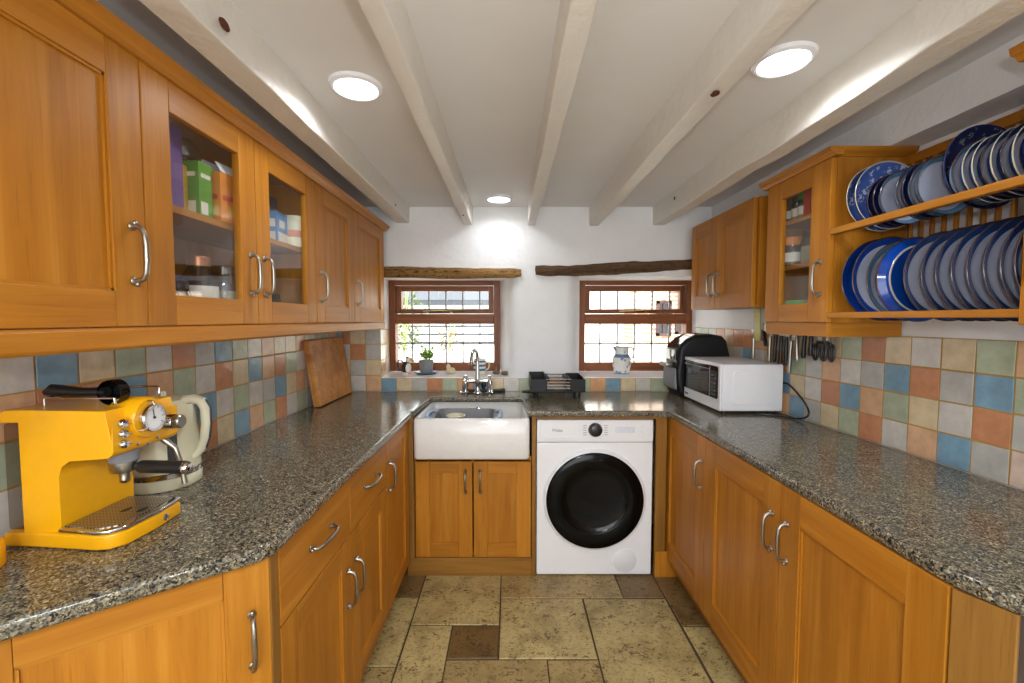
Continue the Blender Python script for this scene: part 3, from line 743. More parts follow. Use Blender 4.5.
# --- bridge mixer tap
t = thing('tap', 'chrome bridge mixer tap with swan-neck spout behind the sink', 'tap', (-.20, 2.665, .871))
TX0, TX1, TY = -.274, -.126, 2.665
m = MB(); m.tube([(TX0, TY, .946), (TX0+.02, TY, .948), (-.2, TY, .952), (TX1-.02, TY, .948), (TX1, TY, .946)], [.013, .012, .016, .012, .013], 14)
m.lathe([(.022, 0), (.03, .004), (.018, .014), (.013, .03), (.012, .05), (.02, .065), (.02, .085), (.012, .095)], (-.2, TY, .872), 20); obj('bridge', m, CHROME, t)
m = MB(); sp = [(-.2, TY, .95), (-.2, TY, .99), (-.2, TY, 1.06)]+[(-.2, TY-.058+.058*math.cos(a), 1.085+.058*math.sin(a)) for a in [PI*k/10 for k in range(0, 10)]]+[(-.2, TY-.117, 1.075), (-.2, TY-.118, 1.062)]
R_ = Matrix.Rotation(math.radians(-14), 3, 'Z')
sp = [tuple(R_ @ (Vector(p)-Vector((-.2, TY, 0)))+Vector((-.2, TY, 0))) for p in sp]
m.tube(sp, [.016, .013, .011]+[.0105]*10+[.012, .014], 14); obj('spout', m, CHROME, t)
for xx in (TX0, TX1):
    m = MB(); m.lathe([(.026, 0), (.027, .006), (.016, .012), (.014, .035), (.018, .06), (.018, .075), (.013, .085), (.012, .10), (.016, .105), (.011, .112), (0, .114)], (xx, TY, .872), 20); obj('pillar', m, CHROME, t)
    m = MB(); s = -1 if xx == TX0 else 1
    m.tube([(xx, TY, .975), (xx, TY-.02, .965), (xx+s*.008, TY-.05, .93), (xx+s*.018, TY-.085, .895)], [.008, .007, .006, .008], 10); m.ball((xx+s*.019, TY-.088, .892), .011); obj('lever', m, CHROME, t)
t = thing('squeegee', 'dark bar lying on the granite behind the chrome tap', 'squeegee', (-.18, 2.715, .871))
m = MB(); m.box(-.272, -.045, 2.705, 2.727, .872, .888, 0, 'x', .005); m.box(-.055, -.030, 2.700, 2.730, .871, .893, 0, 'x', .006); obj('bar', m, CHARCOAL, t)
m = MB(); m.ball((-.165, 2.722, .918), .018, 0, (1, .7, 1.5)); m.cyl((-.165, 2.722, .886), (-.165, 2.722, .905), .010); part_label(obj('knob', m, BLACK, t), 'black knob')

# --- washing machine
t = thing('washing_machine', 'white front-loading washing machine with a black round door', 'washing machine', (.435, 2.45, 0))
WX0, WX1, WY = .136, .731, 2.19
m = MB(); m.box(WX0, WX1, WY+.012, WY+.54, .006, .818, 0, 'x', .006)
m.box(WX0, WX1, WY, WY+.03, .006, .700, 0, 'x', .008); m.box(WX0, WX1, WY-.003, WY+.03, .702, .818, 0, 'x', .008); obj('casing', m, WHITE, t)
for fx in (WX0+.05, WX1-.05):
    for fy in (WY+.06, WY+.48):
        m = MB(); m.lathe([(.022, 0), (.022, .004), (.012, .005), (.012, .012)], (fx, fy, 0), 16); obj('foot', m, BLACK, t)
m = MB(); m.box(WX0+.018, WX0+.205, WY-.0075, WY-.002, .706, .812, 0, 'x', .003); o = obj('detergent_drawer', m, WHITE, t)
m = MB(); m.box(WX0+.03, WX0+.19, WY-.0095, WY-.006, .713, .733, 0, 'x', .004); obj('grip', m, WHITE2, o)
text('brand_lettering', 'Midea', (WX0+.105, WY-.0082, .765), Euler((PI/2, 0, 0)), .022, GREY, o)
CX_, CZ_ = .432, .406
TD = Matrix.Translation((CX_, WY, CZ_)) @ Matrix.Rotation(PI/2, 4, 'X')
m = MB(); m.lathe([(.262, 0), (.262, .012), (.252, .020), (.243, .022)], TD, 64); o = obj('door', m, WHITE2, t); 
m = MB(); m.lathe([(.249, .016), (.248, .025), (.240, .030), (.170, .031), (.166, .029)], TD, 64); part_label(obj('door_rim', m, plain('door_rim_black', '#060607', .12, 0, .1, Specular_IOR_Level=.22), o), 'glossy black door rim')
m = MB(); m.lathe([(.166, .029), (.160, .024), (.13, .019), (.06, .016), (0, .0155)], TD, 64)
part_label(obj('door_glass', m, plain('dark_door_glass', '#090b0e', .08, 0, .1, Specular_IOR_Level=.3), o), 'dark bowl-shaped door glass')
TK = Matrix.Translation((.434, WY-.003, .767)) @ Matrix.Rotation(PI/2, 4, 'X')
m = MB(); m.lathe([(.036, 0), (.036, .004), (.033, .012), (.030, .024), (.027, .026), (0, .026)], TK, 36); part_label(obj('dial', m, BLACK, t), 'black programme dial')
DSP = plain('display_panel', '#dfe3ee', .2)
m = MB(); m.box(.535, .635, WY-.0045, WY-.002, .752, .782, 0, 'x', .001); part_label(obj('display', m, DSP, t), 'pale display strip')
for sx in (-.062, .045):
    m = MB()
    for k in range(5): m.box(.434+sx, .434+sx+.018, WY-.0038, WY-.0025, .740+.012*k, .7425+.012*k)
    obj('dot_markings', m, GREY, t)
for zz in (.757, .783):
    m = MB(); m.lathe([(.008, 0), (.008, .003), (0, .004)], Matrix.Translation((.675, WY-.003, zz)) @ Matrix.Rotation(PI/2, 4, 'X'), 18); obj('button', m, WHITE2, t)
m = MB(); m.lathe([(.062, 0), (.062, .003), (.059, .0045), (0, .005)], Matrix.Translation((.592, WY, .082)) @ Matrix.Rotation(PI/2, 4, 'X'), 36); obj('filter_cover', m, WHITE2, t)

# --- wall cupboards, left run
XUL = -.765; ZW0, ZW1 = 1.315, 1.865
gw = 'oak wall cupboards on the left'
def wallcab(label, p0, p1, out, depth, z0, z1, shelves=(), group=gw, mat=None):
    t = thing('wall_cabinet', label, 'cupboard', ((p0[0]+p1[0])/2-out[0]*.15, (p0[1]+p1[1])/2, z0), group)
    carcass(t, p0, p1, z0, z1, out, depth, shelves=shelves, mat=mat); return t
t = wallcab('oak wall cupboard with solid door nearest the camera, above the coffee machine', (XUL, .46), (XUL, .925), (1, 0), .26, ZW0, ZW1)
door(t, (XUL, .46), (XUL, .925), ZW0, ZW1, (1, 0), 'b', 1.462)
t = wallcab('glazed double oak wall cupboard full of groceries and jars', (XUL, .925), (XUL, 1.732), (1, 0), .26, ZW0, ZW1, (1.592,))
door(t, (XUL, .925), (XUL, 1.328), ZW0, ZW1, (1, 0), 'b', 1.462, 'glass'); door(t, (XUL, 1.328), (XUL, 1.732), ZW0, ZW1, (1, 0), 'a', 1.462, 'glass')
t = wallcab('narrow solid-door oak wall cupboard beside the glazed pair', (XUL, 1.732), (XUL, 2.15), (1, 0), .26, ZW0, ZW1)
door(t, (XUL, 1.732), (XUL, 2.15), ZW0, ZW1, (1, 0), 'a', 1.462)
t = wallcab('solid-door oak wall cupboard at the window end of the left run', (XUL, 2.15), (XUL, 2.66), (1, 0), .26, ZW0, ZW1)
door(t, (XUL, 2.15), (XUL, 2.66), ZW0, ZW1, (1, 0), 'a', 1.462)
def cornice_prof(x, s): return [(x-s*.02, ZW1+.0005), (x+s*.006, ZW1+.0005), (x+s*.012, ZW1+.010), (x+s*.026, ZW1+.018), (x+s*.030, ZW1+.030), (x-s*.02, ZW1+.030)]
m = MB(); m.prism(cornice_prof(XUL, 1), 'y', .46, 2.69, 0, 'y'); m.box(XL+.01, XUL-.02, 2.64, 2.69, ZW1+.0005, ZW1+.030, 0, 'x')
tag(obj('cornice_moulding', m, OAK), 'long oak cornice moulding along the top of the left wall cupboards', 'moulding')
m = MB(); m.prism([(XUL-.045, 1.270), (XUL-.002, 1.270), (XUL+.004, 1.276), (XUL+.004, 1.308), (XUL-.004, 1.314), (XUL-.045, 1.314)], 'y', .46, 2.66, 0, 'y', .002)
tag(obj('pelmet', m, OAK), 'long oak light pelmet under the left wall cupboards', 'pelmet')

# --- wall cupboards, right
XUR = 1.085
gr_ = 'oak wall cupboards on the right'
t = wallcab('plain two-door oak wall cupboard by the window, above the air fryer', (XUR, 1.95), (XUR, 2.62), (-1, 0), .19, 1.385, 1.872, (), gr_)
door(t, (XUR, 1.965), (XUR, 2.315), 1.385, 1.872, (-1, 0), 'b', 1.512, stile=.07, rail=.075); door(t, (XUR, 2.315), (XUR, 2.62), 1.385, 1.872, (-1, 0), 'a', 1.512, stile=.06, rail=.075)
t = wallcab('tall glazed oak wall cupboard of spice jars beside the plate rack', (XUR, 1.495), (XUR, 1.86), (-1, 0), .24, 1.318, 1.875, (1.535, 1.715), gr_)
door(t, (XUR, 1.495), (XUR, 1.86), 1.318, 1.875, (-1, 0), 'a', 1.472, 'glass', stile=.095)
m = MB(); m.prism([(XUR+.02, 1.8755), (XUR-.004, 1.8755), (XUR-.012, 1.884), (XUR-.022, 1.888), (XUR-.026, 1.902), (XUR+.02, 1.902)], 'y', 1.470, 1.885, 0, 'y')
m.prism([(1.515, 1.8755), (1.491, 1.8755), (1.483, 1.884), (1.473, 1.888), (1.469, 1.902), (1.515, 1.902)], 'x', XUR+.02, 1.355, 0, 'x')
m.box(XUR+.02, 1.355, 1.515, 1.885, 1.8765, 1.895, 0, 'y')
tag(obj('cornice_moulding', m, OAK), 'short oak cornice on top of the spice-jar cupboard', 'moulding')
m = MB(); m.box(XUR+.006, XUR+.024, 1.500, 1.855, 1.268, 1.317, 0, 'y', .002); m.box(XUR+.024, 1.352, 1.500, 1.518, 1.268, 1.317, 0, 'x', .002)
tag(obj('pelmet', m, OAK), 'short oak pelmet below the spice-jar cupboard', 'pelmet')
# --- plate rack
t = thing('plate_rack', 'open oak plate rack with two slotted shelves and dowel back', 'plate rack', (1.22, 1.21, 1.325))
RY0, RY1 = .929, 1.4935
RB = 1.352
m = MB(); m.box(XUR, XUR+.022, RY0, RY1, 1.333, 1.352, 0, 'y', .003); m.box(1.305, 1.322, RY0, RY1, 1.333, 1.350, 0, 'y', .003); obj('lower_shelf', m, OAK, t)
m = MB(); m.box(XUR, XUR+.022, RY0, RY1, 1.615, 1.636, 0, 'y', .003); m.box(1.292, 1.304, RY0, RY1, 1.670, 1.688, 0, 'y', .003); obj('upper_shelf', m, OAK, t)
for z0, z1, nm in ((1.845, 1.875, 'top_rail'), (1.333, 1.355, 'bottom_rail')):
    m = MB(); m.box(RB-.022, RB, RY0, RY1, z0, z1, 0, 'y', .003); obj(nm, m, OAK, t)
yy = RY1-.02
while yy > RY0+.01:
    for za, zb in ((1.355, 1.845),):
        m = MB(); m.cyl((RB-.011, yy, za-.003), (RB-.011, yy, zb+.003), .0065, seg=12); obj('dowel', m, OAK, t)
    yy -= .0375
m = MB(); m.box(XUR-.002, RB, RY0-.020, RY0-.0005, 1.318, 1.875, 0, 'z', .002); obj('end_panel', m, OAK, t)
t = wallcab('oak wall cupboard at the frame edge, nearest end of the plate rack', (XUR, .50), (XUR, .907), (-1, 0), .26, 1.318, 1.875, (), gr_)
door(t, (XUR, .50), (XUR, .907), 1.318, 1.875, (-1, 0), 'b', 1.462)
m = MB(); m.prism([(XUR+.02, 1.8755), (XUR-.004, 1.8755), (XUR-.012, 1.884), (XUR-.022, 1.888), (XUR-.026, 1.902), (XUR+.02, 1.902)], 'y', .50, .955, 0, 'y'); m.box(XUR+.02, 1.35, .88, .955, 1.8765, 1.902, 0, 'x', .003)
tag(obj('cornice_moulding', m, OAK), 'oak cornice end at the frame edge above the plates', 'moulding')
# ================================================================== COFFEE CORNER
t = thing('coffee_machine', 'yellow retro espresso machine on the granite at the left', 'coffee machine', (-.90, .94, .8715))
CY0, CY1 = .852, 1.008; ZB = .8715
m = MB()
m.prism([(-.975, ZB+.002), (-.900, ZB+.002), (-.900, 1.015), (-.893, 1.035), (-.878, 1.046), (-.800, 1.052), (-.792, 1.058), (-.789, 1.066), (-.789, 1.128), (-.792, 1.088), (-.803, 1.147), (-.975, 1.150)], 'y', CY0, CY1+.014, 0, b=.008, seg=3, which='caps')
obj('body', m, YELLOW, t, ang=50)
m = MB()
base = [(-1.012, CY0+.002), (-.815, CY0-.018)]
base = [(-1.014, CY0), (-.93, CY0-.004), (-.82, CY0-.016), (-.795, CY0-.012), (-.776, CY0+.008), (-.770, (CY0+CY1)/2), (-.776, CY1-.006), (-.80, CY1), (-1.014, CY1)]
m.prism(base, 'z', ZB, .903, 0, b=.005, seg=2, which='caps'); o = obj('base', m, YELLOW, t, ang=50)
T_ = Matrix.Translation((-.7700, .952, .888)) @ Matrix.Rotation(PI/2, 4, 'Y')
m = MB(); m.lathe([(.0075, 0), (.0075, .0012), (.0058, .0018), (.0056, .0010), (0, .0010)], T_, 24, m=0); part_label(obj('badge', m, CHROME, o), 'small round chrome badge')
m = MB(); m.tube([(-.7685, .9495, .884), (-.7685, .953, .8845), (-.7685, .9545, .8875), (-.7685, .952, .8895), (-.7685, .9515, .892), (-.7685, .954, .8925)], .0008, 6); obj('badge_emblem', m, DGREY, o)
m = MB(); tray = [(-.900, CY0-.006), (-.82, CY0-.018), (-.795, CY0-.014), (-.775, CY0+.008), (-.769, .937), (-.775, CY1-.006), (-.80, CY1+.001), (-.900, CY1+.001)]
m.prism(tray, 'z', .9035, .913, 0, b=.003, seg=2, which='caps'); o = part_label(obj('drip_tray', m, CHROME, t, ang=50), 'chrome drip tray')
gtile = NT('perforated_steel'); gv = gtile.coord('Object', (1, 1, 0)); gvo = gtile.voro(gv, 140)
gvo.inputs['Randomness'].default_value = 0.0
gtile.set(gtile.ramp(gvo.outputs['Distance'], [(.30, hx('#3a332c')), (.36, hx('#b6aa98'))]), .3, .8)
m = MB(); m.prism([(-.895, CY0+.002), (-.815, CY0-.008), (-.792, CY0+.006), (-.783, .937), (-.790, CY1-.010), (-.895, CY1-.006)], 'z', .913, .9145, 0); o2 = obj('grate', m, gtile.m, o)
for gx in (-.850, -.815):
    m = MB(); m.lathe([(.012, 0), (.010, .0006), (0, .0006)], Matrix.Translation((gx+.012, .93, .9146)) @ Matrix.Diagonal((.6, 1.2, 1, 1)), 20); obj('drain_slot', m, BLACK, o)
m = MB(); m.box(-1.012, -.9765, CY0+.004, CY1-.004, .904, 1.122, 0, 'z', .006); part_label(obj('water_tank', m, SMOKE, t), 'smoky see-through water tank')
m = MB(); m.prism([(-1.016, 1.123), (-.9755, 1.123), (-.9755, 1.150), (-1.004, 1.149), (-1.014, 1.143)], 'y', CY0+.001, CY1-.001, 0, b=.004, which='caps'); obj('tank_lid', m, YELLOW, t)
m = MB(); m.cyl((-.998, CY0+.03, .93), (-.998, CY0+.03, .965), .010); obj('tank_valve', m, GREY, t)
# front: gauge on a round boss, three push buttons, lights, steam knob
TX = lambda y, z, x=-.789: Matrix.Translation((x, y, z)) @ Matrix.Rotation(PI/2, 4, 'Y')
GY, GZ = .934, 1.117
m = MB(); m.lathe([(.044, -.05), (.044, .004), (.041, .009), (.0, .010)], TX(GY, GZ), 40); o = obj('gauge_boss', m, YELLOW, t)
m = MB(); m.lathe([(.030, .008), (.031, .016), (.029, .021), (.026, .021), (.0255, .016)], TX(GY, GZ), 40); o3 = part_label(obj('gauge_bezel', m, CHROME, t), 'chrome gauge bezel')
m = MB(); m.lathe([(.026, .0165), (0, .0165)], TX(GY, GZ), 40); part_label(obj('gauge_face', m, WHITE2, o3), 'white gauge face')
m = MB()
for k in range(9):
    a = math.radians(-120+30*k); y_, z_ = GY+.021*math.sin(a), GZ+.021*math.cos(a); y2, z2 = GY+.0245*math.sin(a), GZ+.0245*math.cos(a)
    m.tube([(-.7718, y_, z_), (-.7718, y2, z2)], .0006, 4)
m.tube([(-.771, GY, GZ-.003), (-.771, GY-.003, GZ+.020)], .0009, 6); m.ball((-.771, GY, GZ), .003); obj('gauge_needle', m, BLACK, o3)
for a in (100, 215, 330):
    m = MB(); y_, z_ = GY+.037*math.cos(math.radians(a)), GZ+.037*math.sin(math.radians(a)); y2, z2 = GY+.029*math.cos(math.radians(a)), GZ+.029*math.sin(math.radians(a))
    m.tube([(-.781, y_, z_), (-.768, y_, z_), (-.766, y2, z2)], .0022, 8); obj('gauge_clip', m, CHROME, o3)
for z_ in (1.118, 1.097, 1.076):
    m = MB(); m.lathe([(.0088, 0), (.0088, .006), (.007, .009), (0, .0095)], TX(.873, z_), 20); m.tube([(-.779, .874, z_), (-.772, .879, z_+.001)], .0012, 6); obj('button', m, CHROME, t)
for y_, z_ in ((.908, 1.066), (.934, 1.060), (.960, 1.066)):
    m = MB(); m.lathe([(.0035, 0), (.0035, .003), (0, .004)], TX(y_, z_), 14); obj('indicator_light', m, CHROME, t)
m = MB(); m.lathe([(.019, 0), (.019, .004), (.0165, .008), (.0165, .022), (.0155, .024)], TX(.985, 1.096), 28); o = part_label(obj('steam_knob', m, CHROME, t), 'chrome steam knob')
m = MB(); m.lathe([(.012, .018), (.015, .024), (.0155, .036), (.013, .039), (0, .039)], TX(.985, 1.096), 28); obj('knob_cap', m, STEEL, o)
# group head with portafilter, steam wand
m = MB(); m.lathe([(.030, .050), (.030, .040), (.027, .034), (.026, .022), (0, .020)], (-.838, .930, 1.002), 32); obj('group_head', m, GREY, t)
m = MB(); m.lathe([(.022, .004), (.025, .010), (.025, .026), (0, .026)], (-.838, .930, .997), 28)
m.tube([(-.838, .930, .998), (-.838, .930, .985), (-.836, .924, .978)], [.010, .009, .007], 10); m.tube([(-.838, .93, .985), (-.84, .94, .978)], [.008, .006], 10); o = obj('portafilter', m, STEEL, t)
m = MB(); m.tube([(-.812, .930, 1.010), (-.800, .930, 1.010), (-.745, .930, 1.009), (-.708, .930, 1.008)], [.008, .0138, .0138, .0145], 16); part_label(obj('handle', m, BLACK, o), 'black portafilter handle')
m = MB(); m.lathe([(.0135, 0), (.0142, .005), (.011, .011), (0, .013)], Matrix.Translation((-.708, .930, 1.008)) @ Matrix.Rotation(PI/2, 4, 'Y'), 20); part_label(obj('end_cap', m, CHROME, o), 'chrome end cap')
m = MB(); m.tube([(-.810, .998, 1.056), (-.80, 1.0, 1.045), (-.782, 1.002, 1.03), (-.770, 1.003, .99), (-.764, 1.004, .945)], [.008, .007, .0055, .0055, .006], 12); obj('steam_wand', m, STEEL, t)
# rail round the cup shelf
m = MB()
for pth in ([(-.955, .885, 1.150), (-.955, .885, 1.166), (-.955, .884, 1.168), (-.815, .884, 1.168), (-.812, .886, 1.168), (-.812, .889, 1.150)], [(-.955, 1.0, 1.150), (-.955, 1.0, 1.172), (-.955, 1.0, 1.174), (-.815, 1.0, 1.174), (-.812, 1.0, 1.172), (-.812, 1.0, 1.150)], [(-.955, .885, 1.167), (-.955, 1.0, 1.172)]):
    m.tube(pth, .0022, 8)
obj('cup_rail', m, CHROME, t)
# black tamper scoop on the top
t = thing('coffee_scoop', 'black coffee scoop lying on top of the yellow machine', 'scoop', (-.88, .92, 1.150))
m = MB(); m.tube([(-.975, .905, 1.176), (-.96, .906, 1.181), (-.94, .908, 1.179), (-.90, .910, 1.176), (-.850, .912, 1.176)], [.006, .013, .0125, .010, .010], 14); obj('handle', m, BLACK, t)
m = MB(); m.lathe([(.025, 0), (.0265, .002), (.0265, .022), (.022, .026), (0, .026)], Matrix.Translation((-.835, .900, 1.1765)) @ Matrix.Rotation(-PI/2, 4, 'X') @ Matrix.Translation((0, 0, -.002)), 36); obj('disc', m, BLACKGLOSS, t)
# kettle
KX, KY = -.970, 1.20
t = thing('kettle', 'cream ribbed kettle behind the yellow coffee machine', 'kettle', (KX, KY, .8715))
m = MB(); m.lathe([(0, .0), (.086, 0), (.088, .004), (.088, .026), (.086, .03)], (KX, KY, .8715), 48); obj('base', m, CREAM, t)
m = MB(); m.lathe([(.0865, .030), (.0885, .032), (.0885, .044), (.0865, .046)], (KX, KY, .8715), 48); part_label(obj('band', m, CHROME, t), 'chrome band')
m = MB(); seg = 96
prof = [(.086, .046), (.0855, .06), (.083, .12), (.079, .16)]
tbv = []; tbf = []
for i, (r, z) in enumerate(prof):
    for k in range(seg):
        rr_ = r*(1-.012*(k % 2)*(0 if i == 3 else 1)); a = 2*PI*k/seg; tbv.append((KX+rr_*math.cos(a), KY+rr_*math.sin(a), .8715+z))
for i in range(len(prof)-1):
    for k in range(seg): tbf.append((i*seg+k, i*seg+(k+1) % seg, (i+1)*seg+(k+1) % seg, (i+1)*seg+k))
m.faces(tbv, tbf); m.lathe([(.079, .16), (.076, .19), (.071, .222), (.068, .228)], (KX, KY, .8715), 48); obj('kettle_body', m, CREAM, t, ang=25)
m = MB(); m.lathe([(.069, .228), (.067, .236), (.045, .243), (.012, .245), (.012, .252), (.010, .258), (0, .259)], (KX, KY, .8715), 40); obj('lid', m, CREAM, t)
HD = Vector((.92, .10, 0)).normalized()
m = MB(); hp = [(.060, .232), (.085, .236), (.104, .228), (.114, .208), (.115, .165), (.110, .125), (.100, .095), (.082, .072)]
m.tube([(KX+HD.x*a, KY+HD.y*a, .8715+z) for a, z in hp], [.013, .013, .013, .0125, .012, .0115, .011, .010], 14, sx=1.3); o = obj('handle', m, CREAM, t)
m = MB(); m.tube([(KX+HD.x*(a+.0125), KY+HD.y*(a+.0125), .8715+z+.002) for a, z in hp[1:-1]], .0035, 8); part_label(obj('handle_trim', m, DGREY, o), 'dark trim along the handle')
m = MB(); m.box(.0, .006, -.011, .011, .075, .20, 0, 'z', .002)
m.bm.transform(Matrix.Translation((KX, KY, .8715)) @ Matrix.Rotation(math.radians(-38), 4, 'Z') @ Matrix.Translation((.0805, 0, 0))); part_label(obj('water_gauge', m, DGREY, t), 'dark water gauge strip')
m = MB(); m.prism([(.05, .20), (.098, .222), (.068, .228)], 'y', -.018, .018, 0); m.bm.transform(Matrix.Translation((KX, KY, .8715)) @ Matrix.Rotation(math.radians(186), 4, 'Z')); obj('spout', m, CREAM, t)
# yellow thing cut by the frame edge
t = thing('canister', 'yellow canister with a black knob at the left frame edge', 'canister', (-.967, .775, .8715))
m = MB(); m.lathe([(0, 0), (.027, 0), (.029, .004), (.029, .046), (.026, .05), (0, .05)], (-.967, .775, .8715), 28); obj('canister_body', m, YELLOW, t)
m = MB(); m.lathe([(.0, .05), (.004, .05), (.004, .058), (.009, .062), (.010, .069), (.006, .075), (0, .076)], (-.955, .775, .8715), 18); obj('knob', m, BLACK, t)

# ================================================================== CHOPPING BOARD
def boardmat():
    tt = NT('end_grain_blocks'); v = tt.coord('UV', (1, 1, 1))
    b = tt.add('ShaderNodeTexBrick'); tt.ln(v, b.inputs[0]); b.inputs['Scale'].default_value = 1
    b.inputs['Color1'].default_value = (*hx('#c0823f'), 1); b.inputs['Color2'].default_value = (*hx('#cf9650'), 1); b.inputs['Mortar'].default_value = (*hx('#a9733a'), 1)
    b.inputs['Brick Width'].default_value = .036; b.inputs['Row Height'].default_value = .036; b.inputs['Mortar Size'].default_value = .0009; b.offset = .35
    n = tt.noise(tt.coord('Object'), 9, 4); s = tt.ramp(n, [(.30, (.66, .52, .42)), (.52, (1.05, 1, .95))])
    return tt.set(tt.mix(1.0, b.outputs['Color'], s, 'MULTIPLY'), .5)
m = MB(); m.box(-.028, .012, 0, .455, 0, .350, 0, 'z', .006)
ang_ = math.atan2(.052, .33)
m.bm.transform(Matrix.Translation((-.992, 2.235, .874)) @ Matrix.Rotation(-ang_, 4, 'Y'))
tag(obj('chopping_board', m, boardmat()), 'thick end-grain wooden chopping board leaning on the tiles', 'chopping board')

# ================================================================== WINDOW SILL
SZ = SILL+.0005
# puffin jug
t = thing('puffin_jug', 'little black and white puffin-shaped jug on the sink window sill', 'jug', (-.70, 2.95, SZ))
PB = plain('puffin_black', '#23252a', .25); PW = plain('puffin_white', '#e8e2d6', .25)
m = MB(); m.ball((-.705, 2.95, SZ+.048), .036, 0, (.85, .75, 1.15)); m.ball((-.718, 2.953, SZ+.035), .026, 0, (.9, .8, 1.2)); obj('body', m, PB, t)
m = MB(); m.ball((-.690, 2.936, SZ+.040), .030, 0, (.72, .6, 1.15)); part_label(obj('breast', m, PW, t), 'white breast')
m = MB(); m.ball((-.688, 2.945, SZ+.096), .022, 0, (1, .8, .95)); o = part_label(obj('head', m, PW, t), 'white head')
m = MB(); m.ball((-.694, 2.947, SZ+.108), .017, 0, (1.05, .85, .6)); obj('crown', m, PB, o)
m = MB(); m.tube([(-.672, 2.940, SZ+.097), (-.660, 2.937, SZ+.094), (-.648, 2.935, SZ+.086)], [.014, .011, .003], 10, sx=.6); part_label(obj('beak', m, plain('beak_ochre', '#c9a13a', .3), o), 'yellow beak')
m = MB(); m.tube([(-.725, 2.95, SZ+.075), (-.742, 2.95, SZ+.093), (-.760, 2.95, SZ+.088), (-.766, 2.95, SZ+.062), (-.757, 2.95, SZ+.036), (-.738, 2.95, SZ+.020)], .0055, 10); obj('handle', m, PB, t)
m = MB(); m.lathe([(0, 0), (.042, 0), (.040, .006), (.02, .012), (0, .012)], Matrix.Translation((-.702, 2.948, SZ)) @ Matrix.Diagonal((1, .75, 1, 1)), 24); o = obj('base', m, PW, t)
m = MB(); m.ball((-.676, 2.925, SZ+.007), .013, 0, (1.2, .8, .5)); part_label(obj('foot', m, plain('puffin_pink', '#d98a96', .4), t), 'pink foot')
# potted plant and saucer
m = MB(); m.lathe([(0, 0), (.060, 0), (.078, .010), (.080, .012), (.078, .014), (.058, .006), (0, .005)], (-.572, 2.96, SZ), 36)
tag(obj('saucer', m, SLATEB), 'slate blue saucer under the potted herb', 'saucer')
t = thing('potted_herb', 'leafy green herb in a grey pot on the sink window sill', 'potted plant', (-.572, 2.96, SZ+.007))
m = MB(); m.lathe([(0, 0), (.040, 0), (.041, .003), (.050, .078), (.052, .080), (.052, .086), (.047, .086), (.046, .074), (0, .072)], (-.572, 2.96, SZ+.0065), 32); obj('pot', m, GREY, t)
m = MB(); m.lathe([(0, .0765), (.0455, .0755)], (-.572, 2.96, SZ+.0065), 24); obj('soil', m, SOIL, t)
rnd_ = random.Random(4); sm = MB(); lv = []; lf = []
for k in range(24):
    a = rnd_.uniform(0, 6.28); r0 = rnd_.uniform(0, .030); h_ = rnd_.uniform(.04, .095); sp_ = rnd_.uniform(.2, 1.0)
    p0 = Vector((-.572+r0*math.cos(a), 2.96+r0*math.sin(a), SZ+.08)); p1 = p0+Vector((.045*sp_*math.cos(a), .045*sp_*math.sin(a), h_))
    sm.tube([p0, (p0+p1)/2+Vector((0, 0, .006)), p1], [.0016, .0014, .001], 5)
    for j in range(5):
        c = p0.lerp(p1, .45+.55*j/4); d = Vector((rnd_.uniform(-1, 1), rnd_.uniform(-1, 1), rnd_.uniform(-.1, .9))).normalized(); e = d.cross(Vector((0, 0, 1)))
        e = e.normalized() if e.length > .1 else Vector((1, 0, 0)); L = rnd_.uniform(.020, .034); up_ = d.cross(e)*.12*L; b0 = len(lv)
        lv += [c, c+d*L*.35+e*L*.36+up_, c+d*L*.8+e*L*.25+up_, c+d*L, c+d*L*.8-e*L*.25+up_, c+d*L*.35-e*L*.36+up_, c+d*L*.5]
        lf += [(b0, b0+1, b0+6), (b0+1, b0+2, b0+6), (b0+2, b0+3, b0+6), (b0+3, b0+4, b0+6), (b0+4, b0+5, b0+6), (b0+5, b0, b0+6)]
obj('stems', sm, STEMG, t); m = MB(); m.faces(lv, lf); obj('leaves', m, LEAF, t, ang=60)
# pale stone
m = MB(); m.ball((-.405, 2.95, SZ+.022), .026, 0, (1.2, .8, .9), 3, .10); m.ball((-.420, 2.95, SZ+.046), .017, 0, (.9, .8, 1.25), 3, .12); m.ball((-.388, 2.95, SZ+.016), .018, 0, (1.1, .9, .9), 3, .1)
tag(obj('rock', m, PALESTONE, ang=60), 'knobbly pale stone between the potted herb and the tap', 'stone')
# striped mug
t = thing('mug', 'cream mug with broad blue stripes behind the tap', 'mug', (-.208, 2.97, SZ))
m = MB(); rr0 = .042
m.lathe([(0, 0), (.036, 0), (.038, .004), (rr0, .02), (rr0, .036), (rr0, .050), (rr0, .064), (rr0, .078), (rr0, .090), (rr0, .098), (.0415, .100), (.039, .098), (.039, .01), (0, .008)], (-.208, 2.97, SZ), 36, ms=[0, 0, 0, 1, 0, 1, 0, 1, 0, 0, 0, 0, 0])
obj('mug_body', m, [CREAM, plain('cobalt_glaze', '#4a6f9e', .2)], t)
m = MB(); m.tube([(-.168, 2.98, SZ+.08), (-.150, 2.985, SZ+.078), (-.142, 2.987, SZ+.055), (-.150, 2.985, SZ+.03), (-.168, 2.98, SZ+.024)], .005, 10); obj('handle', m, CREAM, t)
